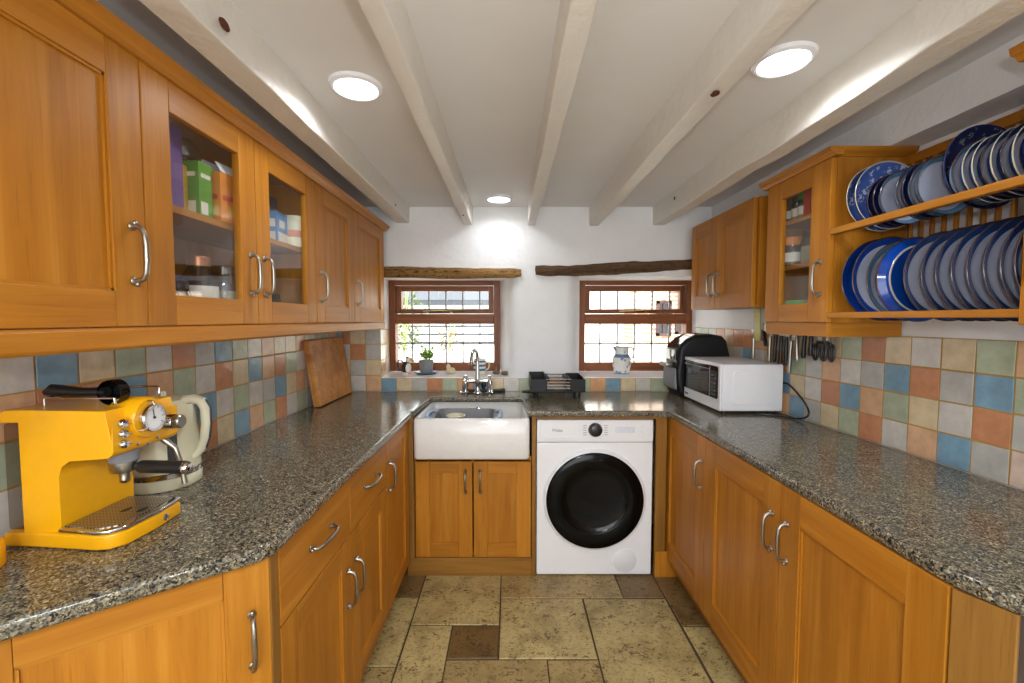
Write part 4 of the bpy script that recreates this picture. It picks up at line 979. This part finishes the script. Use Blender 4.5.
# two small brown ornaments
t = thing('ornament', 'brown boat-shaped ornament with a little mast on the sill end', 'ornament', (-.092, 2.92, SZ))
m = MB(); m.ball((-.092, 2.92, SZ+.013), .026, 0, (1.1, .7, .5), 3, .06); obj('hull', m, BROWNST, t)
m = MB(); m.tube([(-.093, 2.92, SZ+.018), (-.094, 2.92, SZ+.055)], [.005, .0015], 8); m.ball((-.094, 2.92, SZ+.03), .007); obj('mast', m, BRASS, t)
m = MB(); m.ball((-.034, 2.88, SZ+.012), .020, 0, (1.25, .8, .7), 3, .13); m.ball((-.013, 2.88, SZ+.008), .010, 0, (1.1, .8, .8), 2, .08)
tag(obj('ornament', m, BROWNST, ang=60), 'small spiky brown ornament nearest the pier between the windows', 'ornament')
# jug with blue flowers
def jugmat():
    tt = NT('blue_flower_glaze'); v = tt.coord('Object', (1, 1, 1)); vo = tt.voro(v, 26); n = tt.noise(v, 160, 2)
    a = tt.ramp(vo.outputs['Distance'], [(.27, (1, 1, 1)), (.35, (0, 0, 0))]); b = tt.ramp(n, [(.45, (0, 0, 0)), (.5, (1, 1, 1))])
    f_ = tt.mix(1.0, a, b, 'MULTIPLY'); return tt.set(tt.mix(f_, hx('#e4e4de'), hx('#4a6596')), .2)
JG = jugmat(); BLUEB = plain('blue_band_glaze', '#6b80a6', .2)
t = thing('jug', 'white jug with blue sprigs on the right window sill', 'jug', (.765, 2.97, SZ))
m = MB(); J = (.765, 2.97, SZ)
m.lathe([(0, 0), (.050, 0), (.051, .006), (.060, .05), (.064, .085), (.060, .112), (.050, .126), (.047, .134), (.047, .162), (.048, .182), (.046, .184), (.044, .18), (.044, .14), (0, .05)], J, 40, ms=[0, 1, 0, 0, 0, 1, 1, 0, 0, 1, 1, 0, 0]); obj('jug_body', m, [JG, BLUEB], t)
m = MB(); m.prism([(-.050, .184), (-.066, .180), (-.046, .155), (-.04, .184)], 'y', -.014, .014, 0, b=.003); m.bm.transform(Matrix.Translation(J)); obj('spout', m, BLUEB, t)
m = MB(); m.tube([(J[0]+.046, J[1], SZ+.178), (J[0]+.068, J[1], SZ+.180), (J[0]+.083, J[1], SZ+.155), (J[0]+.080, J[1], SZ+.12), (J[0]+.060, J[1], SZ+.092)], [.006, .0065, .006, .0055, .005], 10); obj('handle', m, CERAMIC, t)
m = MB(); m.lathe([(0, 0), (.05, 0), (.06, .012), (.05, .03), (.03, .042), (.012, .05), (0, .05)], Matrix.Translation((1.13, 2.95, SZ)) @ Matrix.Diagonal((1, .7, .85, 1)), 28)
tag(obj('dish', m, CERAMIC), 'small white covered dish on the sill beside the air fryer', 'dish')

# ================================================================== DISH RACK
t = thing('dish_rack', 'black dish drainer with steel wires on the granite between the windows', 'dish rack', (.275, 2.60, .871))
DX0, DX1, DY0, DY1 = .118, .432, 2.47, 2.725
for lx in (DX0+.035, DX1-.03):
    for ly in (DY0+.03, DY1-.03):
        m = MB(); m.cyl((lx, ly, .871), (lx, ly, .915), .007, .009, 12); obj('leg', m, CHARCOAL, t)
m = MB(); m.box(DX0+.02, DX1-.01, DY0+.01, DY1-.01, .907, .917, 0, 'x', .004); m.prism([(DX0-.045, DY0+.09), (DX0+.02, DY0+.06), (DX0+.02, DY0+.15), (DX0-.045, DY0+.12)], 'z', .893, .903, 0, b=.002); obj('drip_tray', m, CHARCOAL, t)
def endbox(x0, x1, z1a, z1b):
    m = MB(); th = .005
    m.prism([(DY0, .914), (DY1, .914), (DY1, z1b), (DY0, z1a)], 'x', x0, x0+th, 0, b=.002); m.prism([(DY0, .914), (DY1, .914), (DY1, z1b), (DY0, z1a)], 'x', x1-th, x1, 0, b=.002)
    m.box(x0, x1, DY0, DY0+th, .914, z1a, 0, 'x', .002); m.box(x0, x1, DY1-th, DY1, .914, z1b, 0, 'x', .002); m.box(x0, x1, DY0, DY1, .912, .918); return m
obj('cutlery_holder', endbox(DX0, DX0+.095, .985, 1.0), CHARCOAL, t); obj('end_tray', endbox(DX1-.085, DX1, .985, .992), CHARCOAL, t)
m = MB(); m.box(DX0+.10, DX0+.112, DY0+.05, DY1-.02, .965, .99, 0, 'y', .003); obj('divider', m, CHARCOAL, t); m = MB(); m.box(DX1-.105, DX1-.09, DY0+.05, DY1-.02, .965, .99, 0, 'y', .003); obj('divider', m, CHARCOAL, t)
for z_ in (.930, .948, .966, .984):
    for y_ in (DY0+.004, DY1-.004):
        m = MB(); m.cyl((DX0+.09, y_, z_), (DX1-.08, y_, z_), .0035, seg=8); obj('wire', m, CHROME, t)
for k in range(4):
    m = MB(); y_ = DY0+.05+.045*k; m.tube([(DX0+.095, y_, .925), (DX0+.12, y_, .922), (DX1-.11, y_, .922), (DX1-.085, y_, .925)], .003, 8); obj('wire', m, CHROME, t)

# ================================================================== MICROWAVE AND AIR FRYER
t = thing('microwave', 'white microwave oven on the granite in the right corner', 'microwave', (1.17, 2.29, .872))
MX0, MX1, MY0, MY1, MZ0, MZ1 = 1.010, 1.315, 2.078, 2.505, .884, 1.113
m = MB(); m.box(MX0+.012, MX1, MY0, MY1, MZ0, MZ1, 0, 'x', .008)
m.box(MX0, MX0+.012, MY0-.001, MY1+.001, MZ0, MZ1+.001, 0, 'x', .005)
def rrpanel(x0, x1, z0, z1, r):
    return [(x, z) for x, z in rr(x0, x1, z0, z1, r)]
m.prism(rrpanel(MX0+.06, MX1-.045, MZ0+.032, MZ1-.035, .02), 'y', MY0-.004, MY0+.002, 0, b=.003, seg=2, which='caps'); o_c = obj('casing', m, WHITE, t, ang=40)
for fx in (MX0+.04, MX1-.04):
    for fy in (MY0+.04, MY1-.04):
        m = MB(); m.cyl((fx, fy, .8715), (fx, fy, MZ0+.002), .012, seg=14); obj('foot', m, BLACK, t)
WIN = plain('dark_oven_glass', '#34373b', .05, 0, .1)
m = MB(); m.prism(rr(MY0+.020, MY1-.008, MZ0+.055, MZ1-.014, .012), 'x', MX0-.004, MX0+.002, 0, b=.002, seg=1, which='caps'); o = part_label(obj('door', m, BLACKGLOSS, t), 'black glass door')
m = MB(); m.prism(rr(MY0+.115, MY1-.035, MZ0+.075, MZ1-.04, .008), 'x', MX0-.0055, MX0-.0038, 0); part_label(obj('window', m, WIN, o), 'dark viewing window')
m = MB(); m.box(MX0-.0065, MX0-.004, MY0+.098, MY0+.102, MZ0+.06, MZ1-.02); m.box(MX0-.0065, MX0-.004, MY0+.102, MY1-.012, MZ1-.036, MZ1-.032); obj('door_trim', m, GREY, o)
for r_ in range(6):
    for c_ in range(2):
        m = MB(); m.box(MX0-.0062, MX0-.0035, MY0+.035+.028*c_, MY0+.055+.028*c_, MZ0+.068+.019*r_, MZ0+.078+.019*r_, 0, 'x', .001); obj('keypad_button', m, DGREY, o)
m = MB()
for k in range(5): m.box(MX0-.0012, MX0+.0005, MY1-.022-.008*k, MY1-.017-.008*k, MZ0+.020, MZ0+.030)
part_label(obj('maker_mark', m, DGREY, t), 'small dark lettering below the door')
m = MB(); cp = [(1.316, 2.10, 1.02), (1.325, 2.06, 1.02), (1.330, 1.995, .985), (1.328, 1.935, .945), (1.322, 1.905, .915), (1.315, 1.915, .893), (1.30, 1.955, .878), (1.27, 2.01, .8755), (1.22, 2.05, .8755), (1.17, 2.065, .8755)]
def smooth_path(pts, n=6):
    out = []; P = [Vector(p) for p in pts]
    for i in range(len(P)-1):
        p0, p1, p2, p3 = P[max(i-1, 0)], P[i], P[i+1], P[min(i+2, len(P)-1)]
        for k in range(n):
            t_ = k/n; out.append(.5*((2*p1)+(p2-p0)*t_+(2*p0-5*p1+4*p2-p3)*t_*t_+(3*p1-p0-3*p2+p3)*t_**3))
    return out+[P[-1]]
m.tube(smooth_path(cp), .0042, 8); tag(obj('power_cord', m, BLACK), 'black power cord looping from behind the microwave to the worktop', 'cord')
# air fryer
t = thing('air_fryer', 'tall dark air fryer behind the microwave under the window', 'air fryer', (1.15, 2.63, .872))
FY0, FY1 = 2.522, 2.742
side = [(1.005, .872), (1.255, .872), (1.285, .89), (1.296, .97), (1.290, 1.10), (1.262, 1.205), (1.235, 1.232), (1.16, 1.245), (1.09, 1.238), (1.03, 1.208), (.992, 1.170), (.985, 1.15), (.978, 1.06), (.970, 1.04), (.975, .95), (.99, .90)]
m = MB(); m.prism(side, 'y', FY0, FY1, 0, b=.022, seg=4, which='caps'); obj('body', m, CHARCOAL, t, ang=50)
m = MB(); m.prism([(.9795, 1.160), (.992, 1.176), (1.03, 1.2125), (1.085, 1.241), (1.085, 1.236), (1.03, 1.206), (.994, 1.168), (.984, 1.155)], 'y', FY0+.025, FY1-.025, 0); part_label(obj('control_panel', m, BLACKGLOSS, t), 'glossy sloping control panel')
m = MB(); m.prism([(.964, .955), (.966, 1.040), (.980, 1.040), (.980, .915), (.972, .915)], 'y', FY0+.014, FY1-.014, 0, b=.006, which='caps'); o = part_label(obj('drawer', m, GREY, t), 'grey basket drawer')
m = MB(); m.box(.925, .972, FY0+.05, FY1-.05, 1.045, 1.075, 0, 'y', .010); part_label(obj('handle', m, STEEL, o), 'pale drawer handle')
m = MB(); m.box(.972, .980, FY0+.03, FY1-.03, 1.085, 1.150, 0, 'y', .003); part_label(obj('window', m, BLACKGLOSS, t), 'dark glossy front window')
m = MB(); m.box(1.29, 1.318, 2.60, 2.66, 1.085, 1.10, 0, 'x', .004); obj('vent_spacer', m, BLACK, t)

# ================================================================== KNIFE RAIL
def onwall(y, d=0.0): return XR(y)-.0065-d
t = thing('knife_rail', 'steel magnetic knife rail on the tiles under the spice cupboard', 'knife rail', (1.33, 2.0, 1.235))
m = MB(); m.prism([(onwall(1.76, .001), 1.76), (onwall(2.36, .001), 2.36), (onwall(2.36, .013), 2.36), (onwall(1.76, .013), 1.76)], 'z', 1.255, 1.275, 0, b=.002); obj('bar', m, STEEL, t)
def knife(y, lab, hlen, blen, hmat, tilt=0.0, zc=1.232, wide=.026):
    t = thing('kitchen_knife', lab, 'knife', (onwall(y, .016), y, zc-.1), 'knives on the magnetic rail')
    R = Matrix.Translation((onwall(y, .0135), y, zc)) @ Matrix.Rotation(tilt, 4, 'X')
    m = MB(R); m.prism([(-.5*wide, 0), (.5*wide, 0), (.5*wide, blen*.6), (.1*wide, blen), (-.5*wide, blen*.85)], 'x', -.0032, -.0012, 0); obj('blade', m, STEEL, t)
    m = MB(R); m.tube([(-.010, 0, .004), (-.010, 0, -.012), (-.011, 0, -hlen*.5), (-.011, 0, -hlen*.85), (-.010, 0, -hlen)], [.008, .0095, .0085, .0105, .0085], 10, sx=1.0); obj('handle', m, hmat, t); return t
knife(2.32, 'steel-handled knife at the window end of the rail', .105, .05, STEEL, 0, 1.225)
knife(2.235, 'black-handled knife hanging aslant beside the lime spatula', .075, .05, BLACK, -.35, 1.262)
knife(2.185, 'steel-handled knife hanging close behind the microwave', .125, .05, STEEL, 0, 1.238)
knife(2.14, 'big black-handled knife hanging behind the microwave corner', .13, .05, BLACK, .05, 1.25)
knife(2.10, 'long black-handled knife above the microwave corner', .165, .05, BLACK, .0, 1.245)
knife(2.065, 'slim black-handled knife above the loop of the power cord', .13, .05, BLACK, -.04, 1.24)
knife(2.03, 'steel sharpening-rod handle hanging lowest on the rail', .15, .05, STEEL, .06, 1.225, .018)
knife(1.995, 'steel-handled knife with a pale blade beside the sharpening rod', .11, .05, STEEL, -.08, 1.25, .034)
knife(1.945, 'short black-handled knife left of the scissors', .10, .05, BLACK, .03, 1.255)
knife(1.905, 'stubby black-handled knife next to the scissors', .085, .05, BLACK, .0, 1.255)
def scissors(y, lab, hm):
    t = thing('scissors', lab, 'scissors', (onwall(y, .016), y, 1.15), 'kitchen scissors on the rail')
    R = Matrix.Translation((onwall(y, .016), y, 1.235))
    m = MB(R); m.prism([(-.012, -.01), (.012, -.01), (.006, .05), (-.006, .05)], 'x', -.002, .001, 0); obj('blade', m, STEEL, t)
    for s in (-1, 1):
        m = MB(R); c = (-.002-.003*s, s*.017, -.047); m.tube([(c[0], c[1]+.013*math.cos(a)*1.0+s*.002, c[2]+.034*math.sin(a)) for a in [2*PI*k/18 for k in range(18)]], .0052, 8, closed=True)
        m.tube([(c[0], s*.012, -.02), (c[0], s*.004, .0)], .006, 8); obj('handle', m, hm, t)
scissors(1.862, 'black-handled scissors hanging in the middle of the rail end', BLACK); scissors(1.815, 'dark-handled scissors hanging last on the rail, nearest the camera', DGREY)
m = MB(Matrix.Translation((onwall(2.285, .016), 2.285, 1.215)) @ Matrix.Rotation(math.radians(-4), 4, 'X'))
m.prism([(-.020, 0), (.020, 0), (.028, .03), (.028, .16), (.022, .17), (-.022, .17), (-.028, .16), (-.028, .03)], 'x', -.010, -.004, 0, b=.002)
tag(obj('spatula', m, plain('lime_plastic', '#cfc873', .4)), 'lime yellow spatula-board hanging at the far end of the knife rail', 'spatula')

# ================================================================== PLATES
def prof_plate(R):
    return [(0, .004), (R*.70, .004), (R*.77, .006), (R*.825, .010), (R*.965, .019), (R*.992, .0225), (R, .0215), (R*.995, .019), (R*.84, .008), (R*.825, .001), (R*.815, -.0008), (R*.79, -.0008), (R*.78, .001), (0, .001)]
RIMB = plain('ocean_blue_glaze', '#28497f', .12, 0, .1, 60); RIML = plain('teal_blue_glaze', '#5b86a6', .12, 0, .1, 60); LILAC = plain('pale_lilac_glaze', '#c9cfe6', .15, 0, .03); DEEP = plain('deep_cobalt_glaze', '#0f3f9a', .1, 0, .08)
EDGE = plain('brown_rim_glaze', '#4a3431', .25); CREAMG = plain('cream_rim_glaze', '#c2bba8', .2); NAVY = plain('navy_glaze', '#22306a', .12, 0, .1)
def patt(name, a, b, sc):
    tt = NT(name); v = tt.coord('Object'); n = tt.noise(v, sc, 3, .6, 1.5); vo = tt.voro(v, sc*.8)
    f_ = tt.ramp(n, [(.43, (0, 0, 0)), (.50, (1, 1, 1))]); g_ = tt.ramp(vo.outputs['Distance'], [(.40, (0, 0, 0)), (.5, (1, 1, 1))])
    return tt.set(tt.mix(tt.mix(1.0, f_, g_, 'LIGHTEN'), a, b), .15)
WILLOW = patt('blue_transfer_print', hx('#c4cee6'), hx('#4560a6'), 60); DARKPAT = patt('dark_floral_print', hx('#85888c'), hx('#222a52'), 62)
def plate(R, mats):
    # bands: centre, shoulder, rim..., edge, back
    m = MB(); ms = [0, 0, 0, 1, 2, 2, 2, 3, 3, 4, 4, 4, 3]
    m.lathe(prof_plate(R), Matrix.Rotation(PI/2, 4, 'X'), 56, ms=ms)
    return obj('plate', m, mats, None, at=(0, 0, 0), ang=40)
protos = {}
def get_plate(kind, R):
    k = (kind, R)
    if k not in protos:
        mats = {'dinner': [LILAC, RIMB, EDGE, RIMB, EDGE], 'side': [LILAC, RIML, EDGE, RIML, EDGE], 'blue': [DEEP, DEEP, EDGE, DEEP, EDGE], 'bluelilac': [LILAC, DEEP, EDGE, DEEP, EDGE],
                'back': [LILAC, RIMB, EDGE, DEEP, CREAMG], 'willow': [WILLOW, WILLOW, CREAMG, CREAMG, CREAMG], 'floral': [DARKPAT, DARKPAT, NAVY, NAVY, NAVY], 'cream': [LILAC, RIMB, CREAMG, RIMB, CREAMG], 'navy': [NAVY, NAVY, EDGE, NAVY, EDGE]}[kind]
        protos[k] = [plate(R, mats), False]
    return protos[k]
def place_plate(kind, R, xl, y, zbot, label, group, lean=0.0, yaw=0.0):
    p = get_plate(kind, R); o = p[0]
    if p[1]:
        o = p[0].copy(); COL.objects.link(o)
    p[1] = True; o.matrix_basis = Matrix.Translation((xl+R, y, zbot+R)) @ Matrix.Rotation(yaw, 4, 'Z') @ Matrix.Rotation(lean, 4, 'X'); WM[o] = Matrix.Translation((xl+R, y, zbot+R))
    tag(o, label, 'plate', group); return o
ordn = ['first', 'second', 'third', 'fourth', 'fifth', 'sixth', 'seventh', 'eighth', 'ninth', 'tenth', 'eleventh', 'twelfth', 'thirteenth', 'fourteenth', 'fifteenth', 'sixteenth', 'seventeenth', 'eighteenth']
low = [(1.435, 'blue'), (1.392, 'bluelilac'), (1.337, 'side'), (1.300, 'dinner'), (1.262, 'back'), (1.213, 'dinner'), (1.163, 'dinner'), (1.125, 'dinner'), (1.086, 'dinner'), (1.050, 'dinner'), (1.014, 'dinner'), (.980, 'dinner'), (.953, 'dinner')]
desc = {'blue': 'plain deep blue plate', 'bluelilac': 'deep blue plate with a pale centre', 'side': 'teal-rimmed pale plate', 'dinner': 'blue-rimmed dinner plate with a pale centre', 'back': 'blue plate showing its white foot ring', 'willow': 'white-edged blue transfer-printed plate', 'floral': 'big navy plate with grey floral print', 'cream': 'blue-rimmed plate with a cream edge', 'navy': 'dark navy small plate'}
for i, (y, k) in enumerate(low):
    R = .1325 if i < 2 else .123
    o = place_plate(k, R, 1.0715, y, 1.3225, '%s, %s from the spice cupboard on the lower shelf' % (desc[k], ordn[i]), 'plates on the lower rack shelf', math.radians(3 if k == 'back' else -3), PI if k == 'back' else 0)
    if k == 'back':
        m = MB(Matrix.Translation((1.0715+R, y-.004, 1.3225+R)))
        for a, b_, c, d in ((-.022, -.004, .002, .014), (.0, .018, .002, .012), (-.020, .014, -.012, -.004)): m.box(a, b_, -.0022, -.0012, c, d)
        q = obj('maker_stamp', m, CREAMG, o); q.matrix_basis = o.matrix_basis.inverted() @ Matrix.Translation((1.0715+R, y-.004, 1.3225+R)); part_label(q, 'small white stamp')
        q.data.transform(Matrix.Translation(WM[o].translation-Vector((1.0715+R, y-.004, 1.3225+R))))
up = [(1.433, .107, 'willow', 1.075), (1.398, .107, 'willow', 1.075), (1.366, .080, 'navy', 1.088), (1.345, .080, 'navy', 1.088), (1.322, .080, 'side', 1.088), (1.268, .080, 'side', 1.088), (1.248, .080, 'navy', 1.088), (1.226, .080, 'side', 1.088), (1.204, .080, 'side', 1.088),
      (1.150, .108, 'floral', 1.104), (1.112, .080, 'side', 1.088), (1.088, .080, 'cream', 1.088), (1.066, .080, 'cream', 1.088), (1.046, .080, 'dinner', 1.088), (1.026, .080, 'cream', 1.088), (1.005, .080, 'dinner', 1.088), (.983, .080, 'cream', 1.088), (.960, .080, 'navy', 1.088)]
for i, (y, R, k, xl) in enumerate(up):
    place_plate(k, R, xl, y, 1.608, '%s, %s from the spice cupboard on the upper shelf' % (desc[k], ordn[i]), 'plates on the upper rack shelf', math.radians(-3))

# ================================================================== CUPBOARD CONTENTS
SB, ST = ZW0+.0165, 1.6015
def carton(x, y, z, dx, dy, dz, mat, label, cat='carton', name='carton', rot=0.0, group=None, flap=False, bands=()):
    t = thing(name, label, cat, (x, y, z), group); R = Matrix.Translation((x, y, z)) @ Matrix.Rotation(rot, 4, 'Z')
    m = MB(R); m.box(-dx/2, dx/2, -dy/2, dy/2, 0, dz, 0, 'z', .0015); obj('box', m, mat, t)
    if flap:
        m = MB(R); m.prism([(-dx/2, dz), (-dx*.1, dz+.035), (-dx*.05, dz+.034), (-dx/2+.002, dz)], 'y', -dy/2+.002, dy/2-.002, 0); m.prism([(dx/2, dz), (dx*.3, dz+.028), (dx*.32, dz+.03), (dx/2, dz+.001)], 'y', -dy/2+.004, dy/2-.004, 0); obj('flap', m, WHITE2, t)
    for (za, zb, ya, yb, mt) in bands:
        m = MB(R); m.box(dx/2, dx/2+.0008, ya*dy, yb*dy, za*dz, zb*dz); m.box(-dx*.4, dx*.4, -dy/2-.0008, -dy/2, za*dz, zb*dz); obj('printed_panel', m, mt, t)
    return t
GRN = plain('carton_green', '#5f9a2e', .5); ORG = plain('carton_orange', '#e08a2c', .5); RED = plain('carton_red', '#c8402c', .5); PUR = plain('packet_purple', '#7a5a9a', .4); BLU = plain('carton_blue', '#4c86c4', .5); YLW = plain('packet_yellow', '#e2b22c', .5); LBL = plain('label_paper', '#e6e2d6', .6); TEAL = plain('tin_teal', '#3f9a94', .4)
gg = 'groceries in the glazed cupboard'
carton(-.850, 1.095, ST, .05, .055, .205, PUR, 'tall purple packet at the left of the glazed cupboard top shelf', 'packet', 'packet', .2, gg)
carton(-.872, 1.150, ST, .05, .03, .13, YLW, 'yellow packet between the purple packet and green carton', 'packet', 'packet', .1, gg)
carton(-.868, 1.190, ST, .10, .052, .145, GRN, 'green carton on the glazed cupboard top shelf', 'carton', 'carton', .0, gg, bands=((.05, .28, -.4, .1, LBL), (.72, .80, -.35, .35, LBL)))
carton(-.840, 1.262, ST, .09, .075, .135, ORG, 'orange carton with torn white flaps on the top shelf', 'carton', 'carton', -.1, gg, True, bands=((.45, .55, -.4, .3, RED), (.12, .32, -.1, .3, YLW)))
m = MB(); m.ball((-.88, 1.195, ST+.178), .045, 0, (.9, 1.0, .7), 3, .12); tag(obj('plastic_bag', m, BAGPL, ang=60), 'crumpled clear plastic bag on top of the green carton', 'bag', gg)
def jar(x, y, z, r, h, label, lidmat, lidh=.018, contents=None, lab=None, group=gg, name='jar', neck=.7, glassm=None, cat='jar'):
    t = thing(name, label, cat, (x, y, z), group); hb = h-lidh
    m = MB(); m.lathe([(0, 0), (r*.92, 0), (r, .006), (r, hb*.72), (r*neck*1.05, hb*.94), (r*neck, hb)], (x, y, z), 24); obj('glass_body', m, glassm or JAR, t)
    m = MB(); m.lathe([(r*neck*1.08, hb-.004), (r*neck*1.1, hb), (r*neck*1.1, h-.003), (r*neck, h), (0, h)], (x, y, z), 24); obj('lid', m, lidmat, t)
    if contents:
        m = MB(); m.lathe([(0, .003), (r*.88, .003), (r*.93, .01), (r*.93, hb*.6), (0, hb*.62)], (x, y, z), 20); obj('contents', m, contents, t)
    if lab:
        m = MB(); m.lathe([(r*1.003, hb*.18), (r*1.012, hb*.2), (r*1.012, hb*.58), (r*1.003, hb*.6)], (x, y, z), 24); obj('paper_label', m, lab, t)
    return t
COPPER = plain('copper_lid', '#b9764a', .35, .6); HONEY = plain('amber_contents', '#8a5a2a', .4); GRAIN = plain('pale_grain', '#cdbb9a', .8)
jar(-.835, 1.100, SB, .030, .095, 'small glass jar at the left end of the glazed cupboard bottom shelf', DGREY, contents=GRAIN)
jar(-.835, 1.175, SB, .044, .165, 'squat glass jar with a copper lid and paper label', COPPER, .022, HONEY, LBL, neck=.55)
jar(-.830, 1.275, SB, .044, .150, 'clip-top glass storage jar on the glazed cupboard bottom shelf', JAR, .02, GRAIN, neck=.85)
carton(-.945, 1.30, SB, .06, .26, .12, PUR, 'purple bag lying at the back behind the glass jars', 'bag', 'bag', 0, gg)
carton(-.865, 1.600, ST, .08, .10, .110, BLU, 'blue carton on the top shelf behind the second glass door', 'carton', 'carton', .1, gg, bands=((.5, .75, -.35, .1, LBL), (.05, .35, -.45, .45, LBL)))
carton(-.885, 1.585, ST+.1105, .05, .09, .06, plain('dark_packet', '#56505a', .5), 'dark packet lying on the blue carton', 'packet', 'packet', 0, gg)
t = thing('tub', 'cream lidded tub beside the blue carton', 'tub', (-.82, 1.672, ST), gg)
m = MB(); m.lathe([(0, 0), (.033, 0), (.034, .004), (.034, .10), (.032, .104)], (-.82, 1.672, ST), 24); obj('tub_body', m, CREAM, t)
m = MB(); m.lathe([(.035, .098), (.035, .112), (.033, .115), (0, .115)], (-.82, 1.672, ST), 24); obj('lid', m, CREAM, t)
m = MB(); m.lathe([(.0345, .035), (.0352, .036), (.0352, .060), (.0345, .061)], (-.82, 1.672, ST), 24); part_label(obj('band', m, plain('tub_band', '#d98a6a', .5), t), 'reddish band')
jar(-.825, 1.505, SB, .034, .085, 'green glass jar on the bottom shelf behind the second glass door', GREENGL, .01, glassm=GREENGL, neck=.8)
carton(-.825, 1.630, SB, .06, .15, .030, TEAL, 'flat teal tin with a red edge beside the green glass jar', 'tin', 'tin', 0, gg, bands=((.7, 1, -.5, .5, RED),))
# spice cupboard
gs = 'jars in the spice cupboard'
S0, S1, S2 = 1.3345, 1.5445, 1.7245
for i, (y, lm, gm, lab, s) in enumerate(((1.812, BLACK, DGREY, 'black-lidded dark spice jar at the far end of the top spice shelf', 0), (1.768, DGREY, GRAIN, 'grey-lidded spice jar in the middle of the top spice shelf', 0), (1.728, plain('green_lid', '#4f9a3c', .4), GRAIN, 'green-lidded spice jar on the top spice shelf', 0))):
    jar(1.150, y, S2, .019, .098, lab, lm, .022, gm, LBL, gs, 'spice_jar', .9)
carton(1.150, 1.685, S2, .035, .038, .125, RED, 'red and cream packet at the near end of the top spice shelf', 'packet', 'packet', 0, gs, bands=((.25, .85, -.4, .4, LBL),))
jar(1.150, 1.785, S1, .036, .115, 'squat jar with an orange lid and white label on the middle spice shelf', ORG, .028, HONEY, LBL, gs, 'jar', .9)
jar(1.165, 1.695, S1, .038, .13, 'round glass jar on the near side of the middle spice shelf', JAR, .02, GRAIN, None, gs, 'jar', .75)
jar(1.150, 1.812, S0, .022, .062, 'little orange-lidded jar on the bottom spice shelf', ORG, .018, GRAIN, None, gs, 'spice_jar', .95)
jar(1.148, 1.745, S0, .036, .070, 'wide green-lidded jar on the bottom spice shelf', plain('mint_lid', '#6fbf6a', .4), .024, GRAIN, None, gs, 'jar', .98)
jar(1.160, 1.685, S0, .020, .065, 'little clear jar at the near end of the bottom spice shelf', STEEL, .015, GRAIN, None, gs, 'spice_jar', .95)
